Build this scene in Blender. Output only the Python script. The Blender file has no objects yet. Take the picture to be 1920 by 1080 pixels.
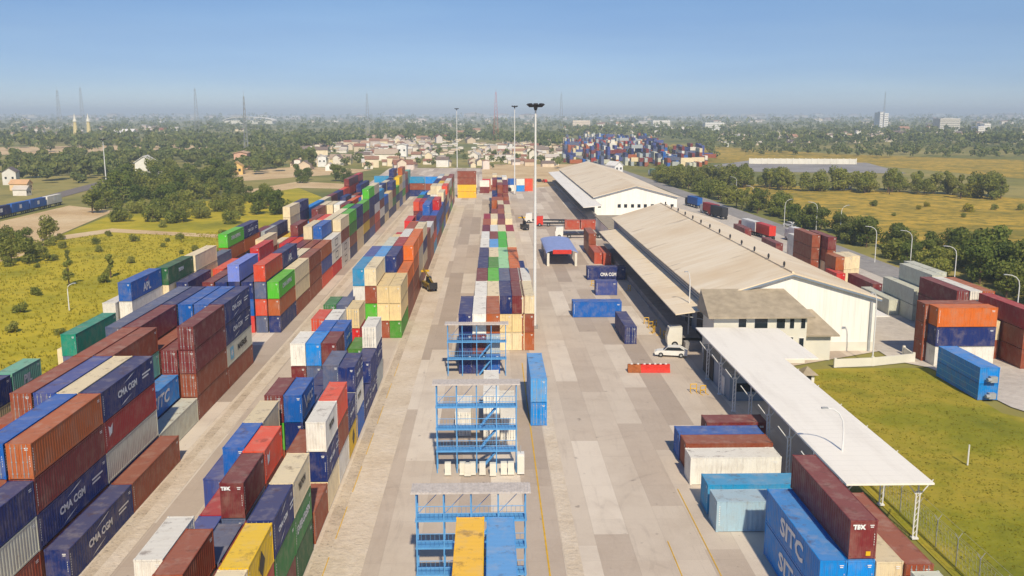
import bpy, bmesh, math, random
import numpy as np
from mathutils import Matrix, Vector
R = math.radians
rnd = random.Random(7)
S = bpy.context.scene
COL = S.collection

# ------------------------------------------------------------------ camera, light, exposure
HC, FPX = 32.5, 1728.0
PITCH, YAW = R(10.748), R(1.40)
cd = bpy.data.cameras.new('camera'); cam = bpy.data.objects.new('camera', cd); COL.objects.link(cam)
cam.location = (0, 0, HC); cam.rotation_euler = (R(90) - PITCH, 0, -YAW)
cd.sensor_fit = 'HORIZONTAL'; cd.sensor_width = 36.0; cd.lens = 36.0 * FPX / 1920.0
cd.clip_start = 0.5; cd.clip_end = 60000
S.camera = cam
SUN = Vector((0.12, -1.12, 1.0)).normalized()
w = bpy.data.worlds.new("World"); S.world = w; w.use_nodes = True
wn = w.node_tree.nodes; wl = w.node_tree.links
sky = wn.new('ShaderNodeTexSky'); sky.sky_type = 'NISHITA'; sky.sun_disc = False
sky.sun_elevation = math.asin(SUN.z); sky.sun_rotation = math.atan2(SUN.x, SUN.y)
sky.altitude = 50; sky.air_density = 1.0; sky.dust_density = 0.1; sky.ozone_density = 4.0
tn = wn.new('ShaderNodeMix'); tn.data_type = 'RGBA'; tn.blend_type = 'MULTIPLY'; tn.inputs[0].default_value = 1.0; 
tc = wn.new('ShaderNodeTexCoord'); sz = wn.new('ShaderNodeSeparateXYZ'); rp = wn.new('ShaderNodeValToRGB'); wl.new(tc.outputs['Generated'], sz.inputs[0]); wl.new(sz.outputs[2], rp.inputs[0])
els = rp.color_ramp.elements; els[0].position = 0.0; els[0].color = (.70, .86, 1.27, 1); els[1].position = 1.0; els[1].color = (1.0, 1.06, 1.2, 1)
for ps, cl in ((.035, (.60, .74, 1.12, 1)), (.078, (.64, .73, 1.0, 1)), (.117, (.66, .76, .98, 1)), (.3, (.9, 1.0, 1.2, 1))): e = els.new(ps); e.color = cl
cmap = wn.new('ShaderNodeMapping'); cmap.inputs['Scale'].default_value = (1.5, 1.5, 14); wl.new(tc.outputs['Generated'], cmap.inputs[0])
cn = wn.new('ShaderNodeTexNoise'); cn.inputs['Scale'].default_value = 2.0; cn.inputs['Detail'].default_value = 6; wl.new(cmap.outputs[0], cn.inputs[0])
cr = wn.new('ShaderNodeValToRGB'); cr.color_ramp.elements[0].color = (.95, .96, .98, 1); cr.color_ramp.elements[1].color = (1.09, 1.06, 1.02, 1); cr.color_ramp.elements[0].position = .35; cr.color_ramp.elements[1].position = .7; wl.new(cn.outputs[0], cr.inputs[0])
t2 = wn.new('ShaderNodeMix'); t2.data_type = 'RGBA'; t2.blend_type = 'MULTIPLY'; t2.inputs[0].default_value = 1.0; wl.new(rp.outputs[0], t2.inputs[6]); wl.new(cr.outputs[0], t2.inputs[7]); wl.new(t2.outputs[2], tn.inputs[7])
wl.new(sky.outputs[0], tn.inputs[6]); wl.new(tn.outputs[2], wn['Background'].inputs[0]); wn['Background'].inputs[1].default_value = 0.076
sd = bpy.data.lights.new('sun', 'SUN'); sd.energy = 4.0; sd.angle = R(1.2); sd.color = (1.0, 0.88, 0.68)
so = bpy.data.objects.new('sun', sd); COL.objects.link(so); so.rotation_euler = SUN.to_track_quat('Z', 'Y').to_euler()
S.view_settings.view_transform = 'Standard'; S.view_settings.look = 'None'
S.view_settings.gamma = 1; S.view_settings.exposure = 0.2; S.view_settings.use_curve_mapping = False
S.render.engine = 'CYCLES'
S.cycles.use_denoising = True; S.cycles.max_bounces = 6; S.cycles.diffuse_bounces = 3; S.cycles.glossy_bounces = 2
S.cycles.volume_bounces = 0; S.cycles.transparent_max_bounces = 4; S.cycles.caustics_reflective = False

# ------------------------------------------------------------------ survey helper: where a sight line meets height z
_fw = Vector((math.sin(YAW) * math.cos(PITCH), math.cos(YAW) * math.cos(PITCH), -math.sin(PITCH)))
_rt = Vector((math.cos(YAW), -math.sin(YAW), 0)); _up = _rt.cross(_fw)
def gp(px, py, z=0.0):
    d = _fw + _rt * ((px - 960) / FPX) + _up * ((540 - py) / FPX)
    t = (z - HC) / d.z
    return Vector((d.x * t, d.y * t, z))

# ------------------------------------------------------------------ materials
def srgb(c):
    return tuple(((x / 255) / 12.92 if x / 255 <= 0.04045 else ((x / 255 + 0.055) / 1.055) ** 2.4) for x in c) + (1.0,)
class NT:
    def __init__(s, name):
        s.m = bpy.data.materials.new(name); s.m.use_nodes = True
        s.n = s.m.node_tree.nodes; s.l = s.m.node_tree.links; s.b = s.n['Principled BSDF']
        s.b.inputs['Specular IOR Level'].default_value = 0.3
    def node(s, t, **k):
        o = s.n.new(t)
        for a, v in k.items(): setattr(o, a, v)
        return o
    def lk(s, a, b): s.l.new(a, b)
    def coord(s, kind='Object'): return s.node('ShaderNodeTexCoord').outputs[kind]
    def pos(s): return s.node('ShaderNodeNewGeometry').outputs['Position']
    def noise(s, vec, scale, detail=4, rough=0.6, sc=None):
        if sc is not None:
            mp = s.node('ShaderNodeMapping'); mp.inputs['Scale'].default_value = sc; s.lk(vec, mp.inputs[0]); vec = mp.outputs[0]
        n = s.node('ShaderNodeTexNoise'); n.inputs['Scale'].default_value = scale; n.inputs['Detail'].default_value = detail
        n.inputs['Roughness'].default_value = rough; s.lk(vec, n.inputs['Vector']); return n.outputs[0]
    def ramp(s, fac, stops):
        r = s.node('ShaderNodeValToRGB'); e = r.color_ramp.elements
        while len(e) < len(stops): e.new(0.5)
        for i, (p, c) in enumerate(stops):
            e[i].position = p; e[i].color = c if len(c) == 4 else tuple(c) + (1,)
        s.lk(fac, r.inputs[0]); return r.outputs[0]
    def mix(s, f, a, b, bt='MIX'):
        m = s.node('ShaderNodeMix', data_type='RGBA', blend_type=bt)
        for v, i in ((f, 0), (a, 6), (b, 7)):
            if hasattr(v, 'links') or hasattr(v, 'is_linked'): s.lk(v, m.inputs[i])
            else: m.inputs[i].default_value = v
        return m.outputs[2]
    def math(s, op, a, b=0.0):
        m = s.node('ShaderNodeMath', operation=op)
        for v, i in ((a, 0), (b, 1)):
            if hasattr(v, 'is_linked'): s.lk(v, m.inputs[i])
            else: m.inputs[i].default_value = v
        return m.outputs[0]
    def thr(s, v, lo, hi):
        m = s.node('ShaderNodeMapRange'); m.inputs[1].default_value = lo; m.inputs[2].default_value = hi; s.lk(v, m.inputs[0]); return m.outputs[0]
    def out(s, col, rough=0.7, bump=None, bs=0.2, bd=0.05):
        if hasattr(col, 'is_linked'): s.lk(col, s.b.inputs['Base Color'])
        else: s.b.inputs['Base Color'].default_value = col
        s.b.inputs['Roughness'].default_value = rough
        if bump is not None:
            b = s.node('ShaderNodeBump'); b.inputs['Strength'].default_value = bs; b.inputs['Distance'].default_value = bd
            s.lk(bump, b.inputs['Height']); s.lk(b.outputs[0], s.b.inputs['Normal'])
        return s.m
W1 = (1, 1, 1, 1)
def plain(name, c, rough=0.6, var=0.12, scale=1.5, metal=0.0):
    t = NT(name); c = srgb(c); v = t.noise(t.pos(), scale, 5)
    dk = tuple(x * (1 - 2 * var) for x in c[:3]) + (1,); lt = tuple(min(1, x * (1 + var)) for x in c[:3]) + (1,)
    t.b.inputs['Metallic'].default_value = metal
    return t.out(t.ramp(v, [(0.3, dk), (0.7, lt)]), rough)
def paint_mat(name, roof=False, attr=False):
    t = NT(name)
    if attr: base = t.node('ShaderNodeAttribute', attribute_name='tint').outputs['Color']
    else: base = t.node('ShaderNodeObjectInfo').outputs['Color']
    p = t.pos()
    v = t.noise(p, 0.9, 6, 0.65)
    if roof:
        base = t.mix(0.16, base, srgb((186, 170, 154)))
        st = t.thr(t.noise(p, 0.8, 7, 0.75), 0.54, 0.66)
        base = t.mix(t.math('MULTIPLY', st, 0.6), base, srgb((96, 70, 58)))
        base = t.mix(t.math('MULTIPLY', t.thr(v, 0.5, 0.75), 0.35), base, srgb((196, 182, 166)))
    else:
        st = t.thr(t.noise(p, 1.0, 5, 0.7, (5.0, 5.0, 0.5)), 0.52, 0.75)
        base = t.mix(t.math('MULTIPLY', st, 0.42), base, srgb((92, 66, 50)))
        rs_ = t.thr(t.noise(p, 2.6, 6, 0.75), 0.62, 0.72); base = t.mix(t.math('MULTIPLY', rs_, 0.6), base, srgb((120, 74, 46)))
        base = t.mix(t.math('MULTIPLY', t.thr(v, 0.45, 0.7), 0.3), base, srgb((170, 152, 132)))
    return t.out(base, 0.5 if not roof else 0.65)
M = {}
M['paint'] = paint_mat('container paint'); M['roofpaint'] = paint_mat('container roof paint', True); M['massp'] = paint_mat('weathered stack paint', attr=True)
M['white_mark'] = plain('white lettering', (235, 235, 232), 0.5, 0.03); M['black_mark'] = plain('black lettering', (30, 30, 34), 0.5, 0.05)
M['cyan_mark'] = plain('pale blue emblem', (120, 200, 230), 0.5, 0.05); M['red_mark'] = plain('red emblem', (200, 50, 45), 0.5, 0.05); M['navy_mark'] = plain('navy label', (30, 55, 100), 0.5, 0.05)
M['steel'] = plain('galvanised steel', (165, 168, 170), 0.45, 0.1); M['dark'] = plain('dark steel', (50, 50, 54), 0.6, 0.1); M['glass'] = plain('dark glass', (30, 40, 50), 0.15, 0.05)
M['tyre'] = plain('rubber', (32, 32, 34), 0.85, 0.1); M['white'] = plain('white paint', (232, 230, 224), 0.5, 0.05); M['yellow'] = plain('yellow paint', (226, 178, 30), 0.5, 0.1)
M['red'] = plain('red plastic', (214, 60, 46), 0.45, 0.08); M['rust'] = plain('rusty steel', (165, 95, 50), 0.8, 0.2); M['rackblue'] = plain('blue frame paint', (96, 162, 218), 0.5, 0.08)
M['rackgrey'] = plain('grey deck grating', (204, 196, 190), 0.7, 0.12, 4); M['olive'] = plain('olive machine paint', (150, 125, 50), 0.6, 0.2)
M['canopywhite'] = plain('white sheet roofing', (250, 246, 238), 0.55, 0.03, 0.4); M['polewhite'] = plain('white pole paint', (225, 225, 222), 0.5, 0.04)
M['shedblue'] = plain('blue grey sheet', (150, 166, 216), 0.5, 0.08); M['annexroof'] = plain('brown grey roof tiles', (172, 158, 136), 0.8, 0.12, 0.8)
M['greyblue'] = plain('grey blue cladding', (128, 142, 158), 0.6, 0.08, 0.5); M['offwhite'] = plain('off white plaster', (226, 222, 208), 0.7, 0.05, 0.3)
M['gable'] = plain('white gable cladding', (248, 246, 240), 0.6, 0.03, 0.2); M['trunk'] = plain('bark', (104, 84, 66), 0.9, 0.2); M['rail'] = plain('rail ballast', (132, 122, 116), 0.9, 0.15)
def sheet_mat(name, c, joint, sc, axis='Y', dirt=0.18):
    t = NT(name); p = t.pos(); sx = t.node('ShaderNodeSeparateXYZ'); t.lk(p, sx.inputs[0])
    fr_ = t.math('FRACT', t.math('DIVIDE', sx.outputs[axis], joint)); jn = t.math('LESS_THAN', fr_, 0.05)
    v = t.noise(p, sc, 6, 0.65, (3.0, .35, .35) if axis == 'Y' else (2.5, 2.5, .18)); k = t.mix(t.math('MULTIPLY', t.thr(v, .48, .74), dirt), srgb(c), srgb((150, 134, 112)))
    k = t.mix(t.math('MULTIPLY', jn, 0.16), k, srgb((140, 132, 124)))
    return t.out(k, 0.55)
M['canopywhite'] = sheet_mat('white sheet roofing', (250, 244, 232), 1.05, .25); M['gable'] = sheet_mat('white gable cladding', (246, 243, 234), 0.9, .5, 'X', .22)
def roof_mat():
    t = NT('beige sheet roofing'); p = t.pos()
    a = t.noise(p, 0.22, 5, 0.6, (0.35, 3.0, 1.0)); b = t.noise(p, 0.05, 3)
    c = t.ramp(a, [(0.32, srgb((232, 212, 180))), (0.5, srgb((240, 222, 192))), (0.66, srgb((244, 229, 203)))])
    c = t.mix(t.thr(b, 0.45, 0.7), c, srgb((224, 198, 160)))
    rib = t.node('ShaderNodeTexWave', wave_type='BANDS', bands_direction='Y'); rib.inputs['Scale'].default_value = 1.1; t.lk(p, rib.inputs[0])
    streak = t.thr(t.noise(p, 0.35, 2, 0.5, (0.25, 1.6, 1.0)), 0.68, 0.72)
    c = t.mix(t.math('MULTIPLY', streak, 0.45), c, srgb((140, 112, 82)))
    return t.out(c, 0.6, rib.outputs[0], 0.05, 0.02)
M['roof'] = roof_mat()
def concrete_mat():
    t = NT('yard concrete'); p = t.pos()
    sx = t.node('ShaderNodeSeparateXYZ'); t.lk(p, sx.inputs[0])
    def cells(wx, wy, off):
        cx = t.math('FLOOR', t.math('DIVIDE', sx.outputs[0], wx)); 
        sh = t.node('ShaderNodeTexWhiteNoise', noise_dimensions='1D'); t.lk(cx, sh.inputs['W'])
        yy = t.math('ADD', t.math('DIVIDE', sx.outputs[1], wy), t.math('MULTIPLY', sh.outputs[0], off))
        cy = t.math('FLOOR', yy)
        cb = t.node('ShaderNodeCombineXYZ'); t.lk(cx, cb.inputs[0]); t.lk(cy, cb.inputs[1])
        wv = t.node('ShaderNodeTexWhiteNoise', noise_dimensions='3D'); t.lk(cb.outputs[0], wv.inputs[0])
        fx = t.math('FRACT', t.math('DIVIDE', sx.outputs[0], wx)); fy = t.math('FRACT', yy)
        ex = t.math('MULTIPLY', t.math('MINIMUM', fx, t.math('SUBTRACT', 1.0, fx)), wx); ey = t.math('MULTIPLY', t.math('MINIMUM', fy, t.math('SUBTRACT', 1.0, fy)), wy)
        return wv.outputs[0], t.math('LESS_THAN', t.math('MINIMUM', ex, ey), 0.035)
    v1, s1 = cells(2.7, 21.0, 1.0); v2, s2 = cells(2.7, 7.0, 0.0)
    c = t.ramp(v1, [(0.0, srgb((172, 156, 141))), (0.25, srgb((190, 174, 157))), (0.5, srgb((205, 190, 172))), (0.8, srgb((213, 199, 181))), (1.0, srgb((229, 217, 200)))])
    c = t.mix(0.16, c, t.ramp(v2, [(0.0, srgb((176, 162, 150))), (1.0, srgb((214, 199, 184)))]))
    n1 = t.noise(p, 0.18, 6, 0.65); n2 = t.noise(p, 1.0, 6, 0.7, (1.6, 0.12, 1)); n3 = t.noise(p, 3.0, 5, 0.7)
    c = t.mix(t.math('MULTIPLY', t.thr(n1, 0.45, 0.75), 0.35), c, srgb((158, 138, 120)))
    c = t.mix(t.math('MULTIPLY', t.thr(n2, 0.55, 0.75), 0.30), c, srgb((146, 132, 122)))
    c = t.mix(t.math('MULTIPLY', t.thr(n3, 0.5, 0.8), 0.20), c, srgb((226, 212, 194)))
    c = t.mix(t.math('MULTIPLY', s2, 0.12), c, srgb((120, 104, 92)))
    spots = t.thr(t.noise(p, 0.9, 3, 0.5), 0.69, 0.74); c = t.mix(t.math('MULTIPLY', spots, 0.5), c, srgb((112, 100, 92)))
    for ax, ay, ar in ((20, 70, 9.5), (20, 70, 10.9), (-2, 66, 13), (-2, 66, 14.3), (34, 140, 22), (34, 140, 23.5), (10, 96, 6.5), (10, 96, 7.6), (2, 150, 16), (-30, 70, 21.5), (-30, 70, 22.8)):
        vd = t.node('ShaderNodeVectorMath', operation='DISTANCE'); t.lk(p, vd.inputs[0]); vd.inputs[1].default_value = (ax, ay, 0)
        ln_ = t.math('LESS_THAN', t.math('ABSOLUTE', t.math('SUBTRACT', vd.outputs['Value'], ar)), 0.16)
        c = t.mix(t.math('MULTIPLY', t.math('MULTIPLY', ln_, t.thr(n1, 0.45, 0.65)), 0.09), c, srgb((96, 86, 80)))
    return t.out(c, 0.85, n3, 0.1, 0.02)
M['concrete'] = concrete_mat()
def ground_mat(name, stops, scale, fine=0.9, dark=(70, 74, 28), damt=0.5, lo=0.52, hi=0.72):
    t = NT(name); p = t.pos()
    c = t.ramp(t.noise(p, scale, 6, 0.62), [(a, srgb(b)) for a, b in stops])
    n = t.noise(p, scale * 9, 6, 0.7); c = t.mix(t.math('MULTIPLY', t.thr(n, lo, hi), damt), c, srgb(dark))
    f = t.noise(p, fine, 5, 0.75); c = t.mix(t.math('MULTIPLY', t.thr(f, 0.35, 0.75), 0.35), c, srgb(tuple(min(255, x + 35) for x in stops[-1][1])))
    return t.out(c, 0.95, f, 0.6, 0.3)
M['ground'] = ground_mat('scrub land', [(0.36, (92, 102, 48)), (0.48, (128, 124, 58)), (0.58, (164, 148, 84)), (0.68, (120, 122, 56))], 0.006, 0.12, (62, 74, 36), 0.7)
M['meadow'] = ground_mat('yellow green meadow', [(0.33, (122, 124, 18)), (0.45, (164, 154, 22)), (0.55, (192, 172, 34)), (0.66, (148, 142, 24)), (0.75, (168, 150, 36))], 0.03, 0.6, (112, 114, 18), 0.5, .5, .7)
M['field'] = ground_mat('dry yellow field', [(0.33, (128, 120, 40)), (0.45, (176, 146, 46)), (0.55, (206, 168, 60)), (0.64, (160, 138, 48)), (0.72, (134, 122, 42))], 0.022, 0.3, (100, 100, 34), 0.8, .46, .6)
M['lawn'] = ground_mat('rough lawn', [(0.33, (112, 116, 18)), (0.45, (142, 138, 24)), (0.55, (172, 152, 46)), (0.62, (154, 142, 34)), (0.72, (116, 118, 20))], 0.06, .7, (118, 116, 28), 0.5, .5, .7)
M['dirt'] = ground_mat('bare earth', [(0.33, (186, 152, 106)), (0.5, (206, 176, 130)), (0.7, (220, 196, 156))], 0.05, 0.6, (168, 140, 70), 0.4)
M['asphalt'] = ground_mat('asphalt', [(0.33, (128, 124, 122)), (0.5, (146, 142, 140)), (0.7, (160, 156, 152))], 0.05, 0.8, (112, 108, 108), 0.4)
M['paleyard'] = ground_mat('pale concrete', [(0.33, (178, 170, 160)), (0.5, (196, 186, 174)), (0.7, (208, 200, 188))], 0.05, 0.8, (160, 148, 136), 0.4)
M['grime'] = ground_mat('oily soil', [(0.33, (176, 158, 136)), (0.5, (202, 184, 160)), (0.7, (212, 196, 174))], 0.3, 2.2, (92, 80, 68), 0.7, 0.56, 0.64)
M['runway'] = ground_mat('worn runway strip', [(0.33, (200, 182, 158)), (0.5, (212, 196, 174)), (0.7, (220, 206, 188))], 0.2, 1.5, (164, 146, 126), 0.5, 0.55, 0.7)
def leaf_mat(name, cs):
    t = NT(name); g = t.node('ShaderNodeNewGeometry'); oi = t.node('ShaderNodeObjectInfo')
    f = t.math('ADD', t.math('MULTIPLY', g.outputs['Random Per Island'], 0.6), t.math('MULTIPLY', oi.outputs['Random'], 0.4))
    c = t.ramp(f, [(i / (len(cs) - 1), srgb(x)) for i, x in enumerate(cs)])
    n = t.noise(t.pos(), 0.03, 3); c = t.mix(t.math('MULTIPLY', t.thr(n, 0.45, 0.65), 0.4), c, srgb((122, 118, 60)))
    m_ = t.out(c, 0.8); tr = t.node('ShaderNodeBsdfTranslucent'); mx = t.node('ShaderNodeMixShader'); mx.inputs[0].default_value = 0.38
    t.lk(c, tr.inputs[0]); t.lk(t.b.outputs[0], mx.inputs[1]); t.lk(tr.outputs[0], mx.inputs[2]); t.lk(mx.outputs[0], t.n['Material Output'].inputs[0]); return m_
M['leaf'] = leaf_mat('green foliage', [(92, 106, 40), (124, 134, 54), (152, 154, 68), (176, 172, 86)])
M['leaf2'] = leaf_mat('dark foliage', [(72, 90, 36), (98, 116, 48), (124, 136, 58), (148, 152, 72)])
M['leaf3'] = leaf_mat('yellow green foliage', [(96, 104, 26), (140, 140, 34), (170, 158, 44), (190, 176, 60)])
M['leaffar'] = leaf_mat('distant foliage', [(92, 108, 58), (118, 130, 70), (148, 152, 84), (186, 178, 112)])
M['grass'] = leaf_mat('grass blades', [(140, 138, 20), (156, 148, 24), (170, 156, 28), (180, 164, 36)])
M['lawngrass'] = leaf_mat('lawn blades', [(122, 126, 20), (138, 136, 24), (152, 144, 30), (164, 148, 40)])
def obj_col(name, rough=0.75):
    t = NT(name); b = t.node('ShaderNodeObjectInfo').outputs['Color']; v = t.noise(t.pos(), 0.4, 4)
    return t.out(t.mix(t.math('MULTIPLY', t.thr(v, 0.4, 0.7), 0.25), b, srgb((150, 135, 118))), rough)
M['tinted'] = obj_col('tinted plaster')

# ------------------------------------------------------------------ mesh helpers
class MB:
    def __init__(s): s.v = []; s.f = []; s.mi = []
    def add(s, vs, fs, mi=0):
        o = len(s.v); s.v += [tuple(v) for v in vs]; s.f += [tuple(i + o for i in f) for f in fs]; s.mi += [mi] * len(fs); return s
    def box(s, x0, x1, y0, y1, z0, z1, mi=0):
        return s.add([(x0, y0, z0), (x1, y0, z0), (x1, y1, z0), (x0, y1, z0), (x0, y0, z1), (x1, y0, z1), (x1, y1, z1), (x0, y1, z1)],
              [(0, 3, 2, 1), (4, 5, 6, 7), (0, 1, 5, 4), (1, 2, 6, 5), (2, 3, 7, 6), (3, 0, 4, 7)], mi)
    def tube(s, pts, rad, n=8, mi=0, cap=True):
        pts = [Vector(p) for p in pts]; rad = rad if isinstance(rad, (list, tuple)) else [rad] * len(pts); vs = []
        for i, p in enumerate(pts):
            d = (pts[min(i + 1, len(pts) - 1)] - pts[max(i - 1, 0)]).normalized()
            a = d.cross(Vector((0, 0, 1)) if abs(d.z) < 0.9 else Vector((1, 0, 0))).normalized(); b = d.cross(a)
            for k in range(n):
                t = 2 * math.pi * k / n; vs.append(p + (a * math.cos(t) + b * math.sin(t)) * rad[i])
        fs = [(i * n + k, i * n + (k + 1) % n, (i + 1) * n + (k + 1) % n, (i + 1) * n + k) for i in range(len(pts) - 1) for k in range(n)]
        if cap: fs += [tuple(range(n - 1, -1, -1)), tuple(range((len(pts) - 1) * n, len(pts) * n))]
        return s.add(vs, fs, mi)
    def prism(s, poly, axis, a, b, mi=0):   # extrude a 2-D outline along an axis
        def P(u, v, t): return {'x': (t, u, v), 'y': (u, t, v), 'z': (u, v, t)}[axis]
        n = len(poly); vs = [P(u, v, a) for u, v in poly] + [P(u, v, b) for u, v in poly]
        return s.add(vs, [tuple(range(n)), tuple(range(2 * n - 1, n - 1, -1))] + [(i, i + n, (i + 1) % n + n, (i + 1) % n) for i in range(n)], mi)
    def mesh(s, name, mats):
        me = bpy.data.meshes.new(name); me.from_pydata(s.v, [], s.f)
        for m in (mats if isinstance(mats, (list, tuple)) else [mats]): me.materials.append(m)
        if any(s.mi): me.polygons.foreach_set('material_index', s.mi)
        bm = bmesh.new(); bm.from_mesh(me); bmesh.ops.recalc_face_normals(bm, faces=bm.faces); bm.to_mesh(me); bm.free()
        return me
    def obj(s, name, mats, parent=None, loc=None):
        return link(name, s.mesh(name, mats), parent, loc)
def link(name, data, parent=None, loc=None, rz=0.0):
    o = bpy.data.objects.new(name, data); COL.objects.link(o)
    if parent: o.parent = parent
    if loc is not None: o.location = loc
    if rz: o.rotation_euler.z = rz
    return o
def tag(o, label=None, cat=None, group=None, kind=None):
    if label: o['label'] = label
    if cat: o['category'] = cat
    if group: o['group'] = group
    if kind: o['kind'] = kind
    return o
def thing(name, label, cat, loc=(0, 0, 0), rz=0.0, group=None):
    return tag(link(name, None, None, loc, rz), label, cat, group)
def copy_tree(o, parent=None):
    c = o.copy(); COL.objects.link(c); c.parent = parent
    for ch in list(o.children): copy_tree(ch, c)
    return c
def sheet(name, pts, z, mat, kind='structure', cuts=0):
    me = bpy.data.meshes.new(name); me.from_pydata([(p[0], p[1], z) for p in pts], [], [tuple(range(len(pts)))]); me.materials.append(mat)
    bm = bmesh.new(); bm.from_mesh(me); bmesh.ops.triangulate(bm, faces=bm.faces)
    bmesh.ops.recalc_face_normals(bm, faces=bm.faces)
    for f in bm.faces:
        if f.normal.z < 0: f.normal_flip()
    bm.to_mesh(me); bm.free()
    return tag(link(name, me), kind=kind)
def text_mesh(body, size, shear=0.0, weight=0.0):
    cu = bpy.data.curves.new('lettering', 'FONT'); cu.body = body; cu.size = size; cu.shear = shear; cu.offset = weight; cu.align_x = 'CENTER'; cu.align_y = 'CENTER'; cu.resolution_u = 2
    o = bpy.data.objects.new('lettering', cu); COL.objects.link(o)
    dg = bpy.context.evaluated_depsgraph_get(); me = bpy.data.meshes.new_from_object(o.evaluated_get(dg))
    bpy.data.objects.remove(o); bpy.data.curves.remove(cu); return me
def put_text(root, body, size, mat, centre, face, sx=1.0, shear=0.0, weight=0.02, name='lettering'):
    me = text_mesh(body, size, shear, weight); me.materials.clear(); me.materials.append(mat)
    X, Y = {'+x': ((0, 1, 0), (0, 0, 1)), '-x': ((0, -1, 0), (0, 0, 1)), '-y': ((1, 0, 0), (0, 0, 1)), '+z': ((1, 0, 0), (0, 1, 0))}[face]
    X, Y = Vector(X), Vector(Y); N = X.cross(Y)
    mt = Matrix(((X.x * sx, Y.x, N.x, centre[0]), (X.y * sx, Y.y, N.y, centre[1]), (X.z * sx, Y.z, N.z, centre[2]), (0, 0, 0, 1)))
    me.transform(root_matrix(root).inverted() @ mt)
    return link(name, me, root)
def root_matrix(root): return Matrix.Translation(root.location) @ Matrix.Rotation(root.rotation_euler.z, 4, 'Z')
def put_poly(root, polys, mat, centre, face, name='emblem'):
    X, Y = {'+x': ((0, 1, 0), (0, 0, 1)), '-x': ((0, -1, 0), (0, 0, 1)), '-y': ((1, 0, 0), (0, 0, 1))}[face]
    X, Y, c = Vector(X), Vector(Y), Vector(centre); b = MB()
    for p in polys: b.add([c + X * u + Y * v for u, v in p], [tuple(range(len(p)))])
    me = b.mesh(name, mat); me.transform(root_matrix(root).inverted()); return link(name, me, root)

# ------------------------------------------------------------------ ground, yard, roads
BIG = 26000
sheet('ground', [(-BIG, -600), (BIG, -600), (BIG, BIG), (-BIG, BIG)], -0.12, M['ground'])
G = lambda *ps: [gp(*p) for p in ps]
sheet('meadow', [(-52, 20), (-52, 330), *[(v.x, v.y) for v in G((560, 352), (420, 372), (215, 400), (100, 445), (0, 470))], (-150, 130), (-110, 20)], -0.08, M['meadow'])
sheet('dirt_path', G((0, 445), (0, 415), (130, 385), (215, 395), (110, 440), (60, 475), (0, 490)), -0.05, M['dirt'])
sheet('dirt_track', G((110, 442), (210, 428), (420, 440), (420, 446), (210, 435), (112, 450)), -0.04, M['dirt'])
sheet('bare_lot', G((430, 372), (560, 352), (700, 355), (640, 344), (560, 340), (425, 362)), -0.05, M['dirt'])
sheet('sand_lot', G((440, 340), (660, 325), (700, 318), (560, 312), (430, 322)), -0.06, M['dirt'])
sheet('far_field', G((0, 290), (420, 278), (330, 270), (0, 276)), -0.05, M['dirt'])
sheet('yard_pavement', [(-53, 10), (30, 10), (32.2, 112), (56, 124), (57, 300), (62, 560), (-60, 560), (-54, 330)], -0.02, M['concrete'])
sheet('sandy_lot', [(8, 395), (60, 455), (62, 600), (-5, 600), (-3, 420)], 0.0, M['dirt'])
sheet('lawn', [(33, 10), (33, 112), (44, 114.5), (57, 114.5), (56.5, 96), (90, 60), (120, 10)], -0.05, M['lawn'])
sheet('dry_field', [*[(v.x, v.y) for v in G((1420, 345), (1920, 372))], (420, 300), (420, 60), (120, 60), (98, 120), (98, 250), (110, 420)], -0.07, M['field'])
sheet('back_field', G((1230, 300), (1260, 270), (1600, 290), (1920, 300), (1920, 335), (1640, 310), (1330, 305)), -0.07, M['field'])
sheet('paved_lot', G((1320, 312), (1410, 300), (1625, 305), (1700, 325), (1420, 322)), -0.03, M['asphalt'])
sheet('side_yard', [(54, 118), (57, 114.6), (60, 96), (96, 40), (110, 40), (84, 110), (80, 160), (80, 260), (74, 420), (70, 600), (57, 600), (56, 300)], -0.01, M['paleyard'])
sheet('side_road', [(53.5, 130), (58.5, 112), (60.5, 96), (100, 34), (92, 34), (61.8, 92)] if False else [(57.5, 114), (60.5, 114.5), (61, 100), (70, 84), (96, 40), (90, 40), (66, 80), (58.6, 98)], 0.01, M['paleyard'])
sheet('highway', [(79, 60), (88, 60), (87, 260), (82, 420), (74, 640), (66, 900), (60, 900), (67, 640), (75, 420), (79, 260)], 0.02, M['asphalt'])
for i, x in enumerate((-30.9 + 1.6,)): pass
def strip(name, x0, x1, y0, y1, mat, z=0.004): return sheet(name, [(x0, y0), (x1, y0), (x1 + (y1 - y0) * 0.002, y1), (x0 + (y1 - y0) * 0.002, y1)], z, mat)
strip('runway_strip', -29.8, -27.3, 30, 330, M['runway']); strip('runway_strip', -13.4, -9.4, 30, 330, M['runway']); strip('grime_strip', -29.4, -28.5, 30, 330, M['grime'], .009); strip('grime_strip', -13.2, -12.2, 30, 330, M['grime'], .009); strip('grime_strip', -24.2, -23.2, 30, 130, M['grime'], .009); strip('runway_strip', 5.4, 6.6, 30, 120, M['runway'])
b = MB()
for x0, x1, y0, y1 in ((4.15, 4.27, 30, 118), (16.4, 16.48, 30, 76), (13.6, 13.68, 30, 66)): b.box(x0, x1, y0, y1, 0.004, 0.009)
for k in range(9):
    b.box(-12.1, -12.03, 40 + k * 9, 46 + k * 9, 0.006, 0.011)
tag(b.obj('painted_lines', M['yellow']), kind='structure')

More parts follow.
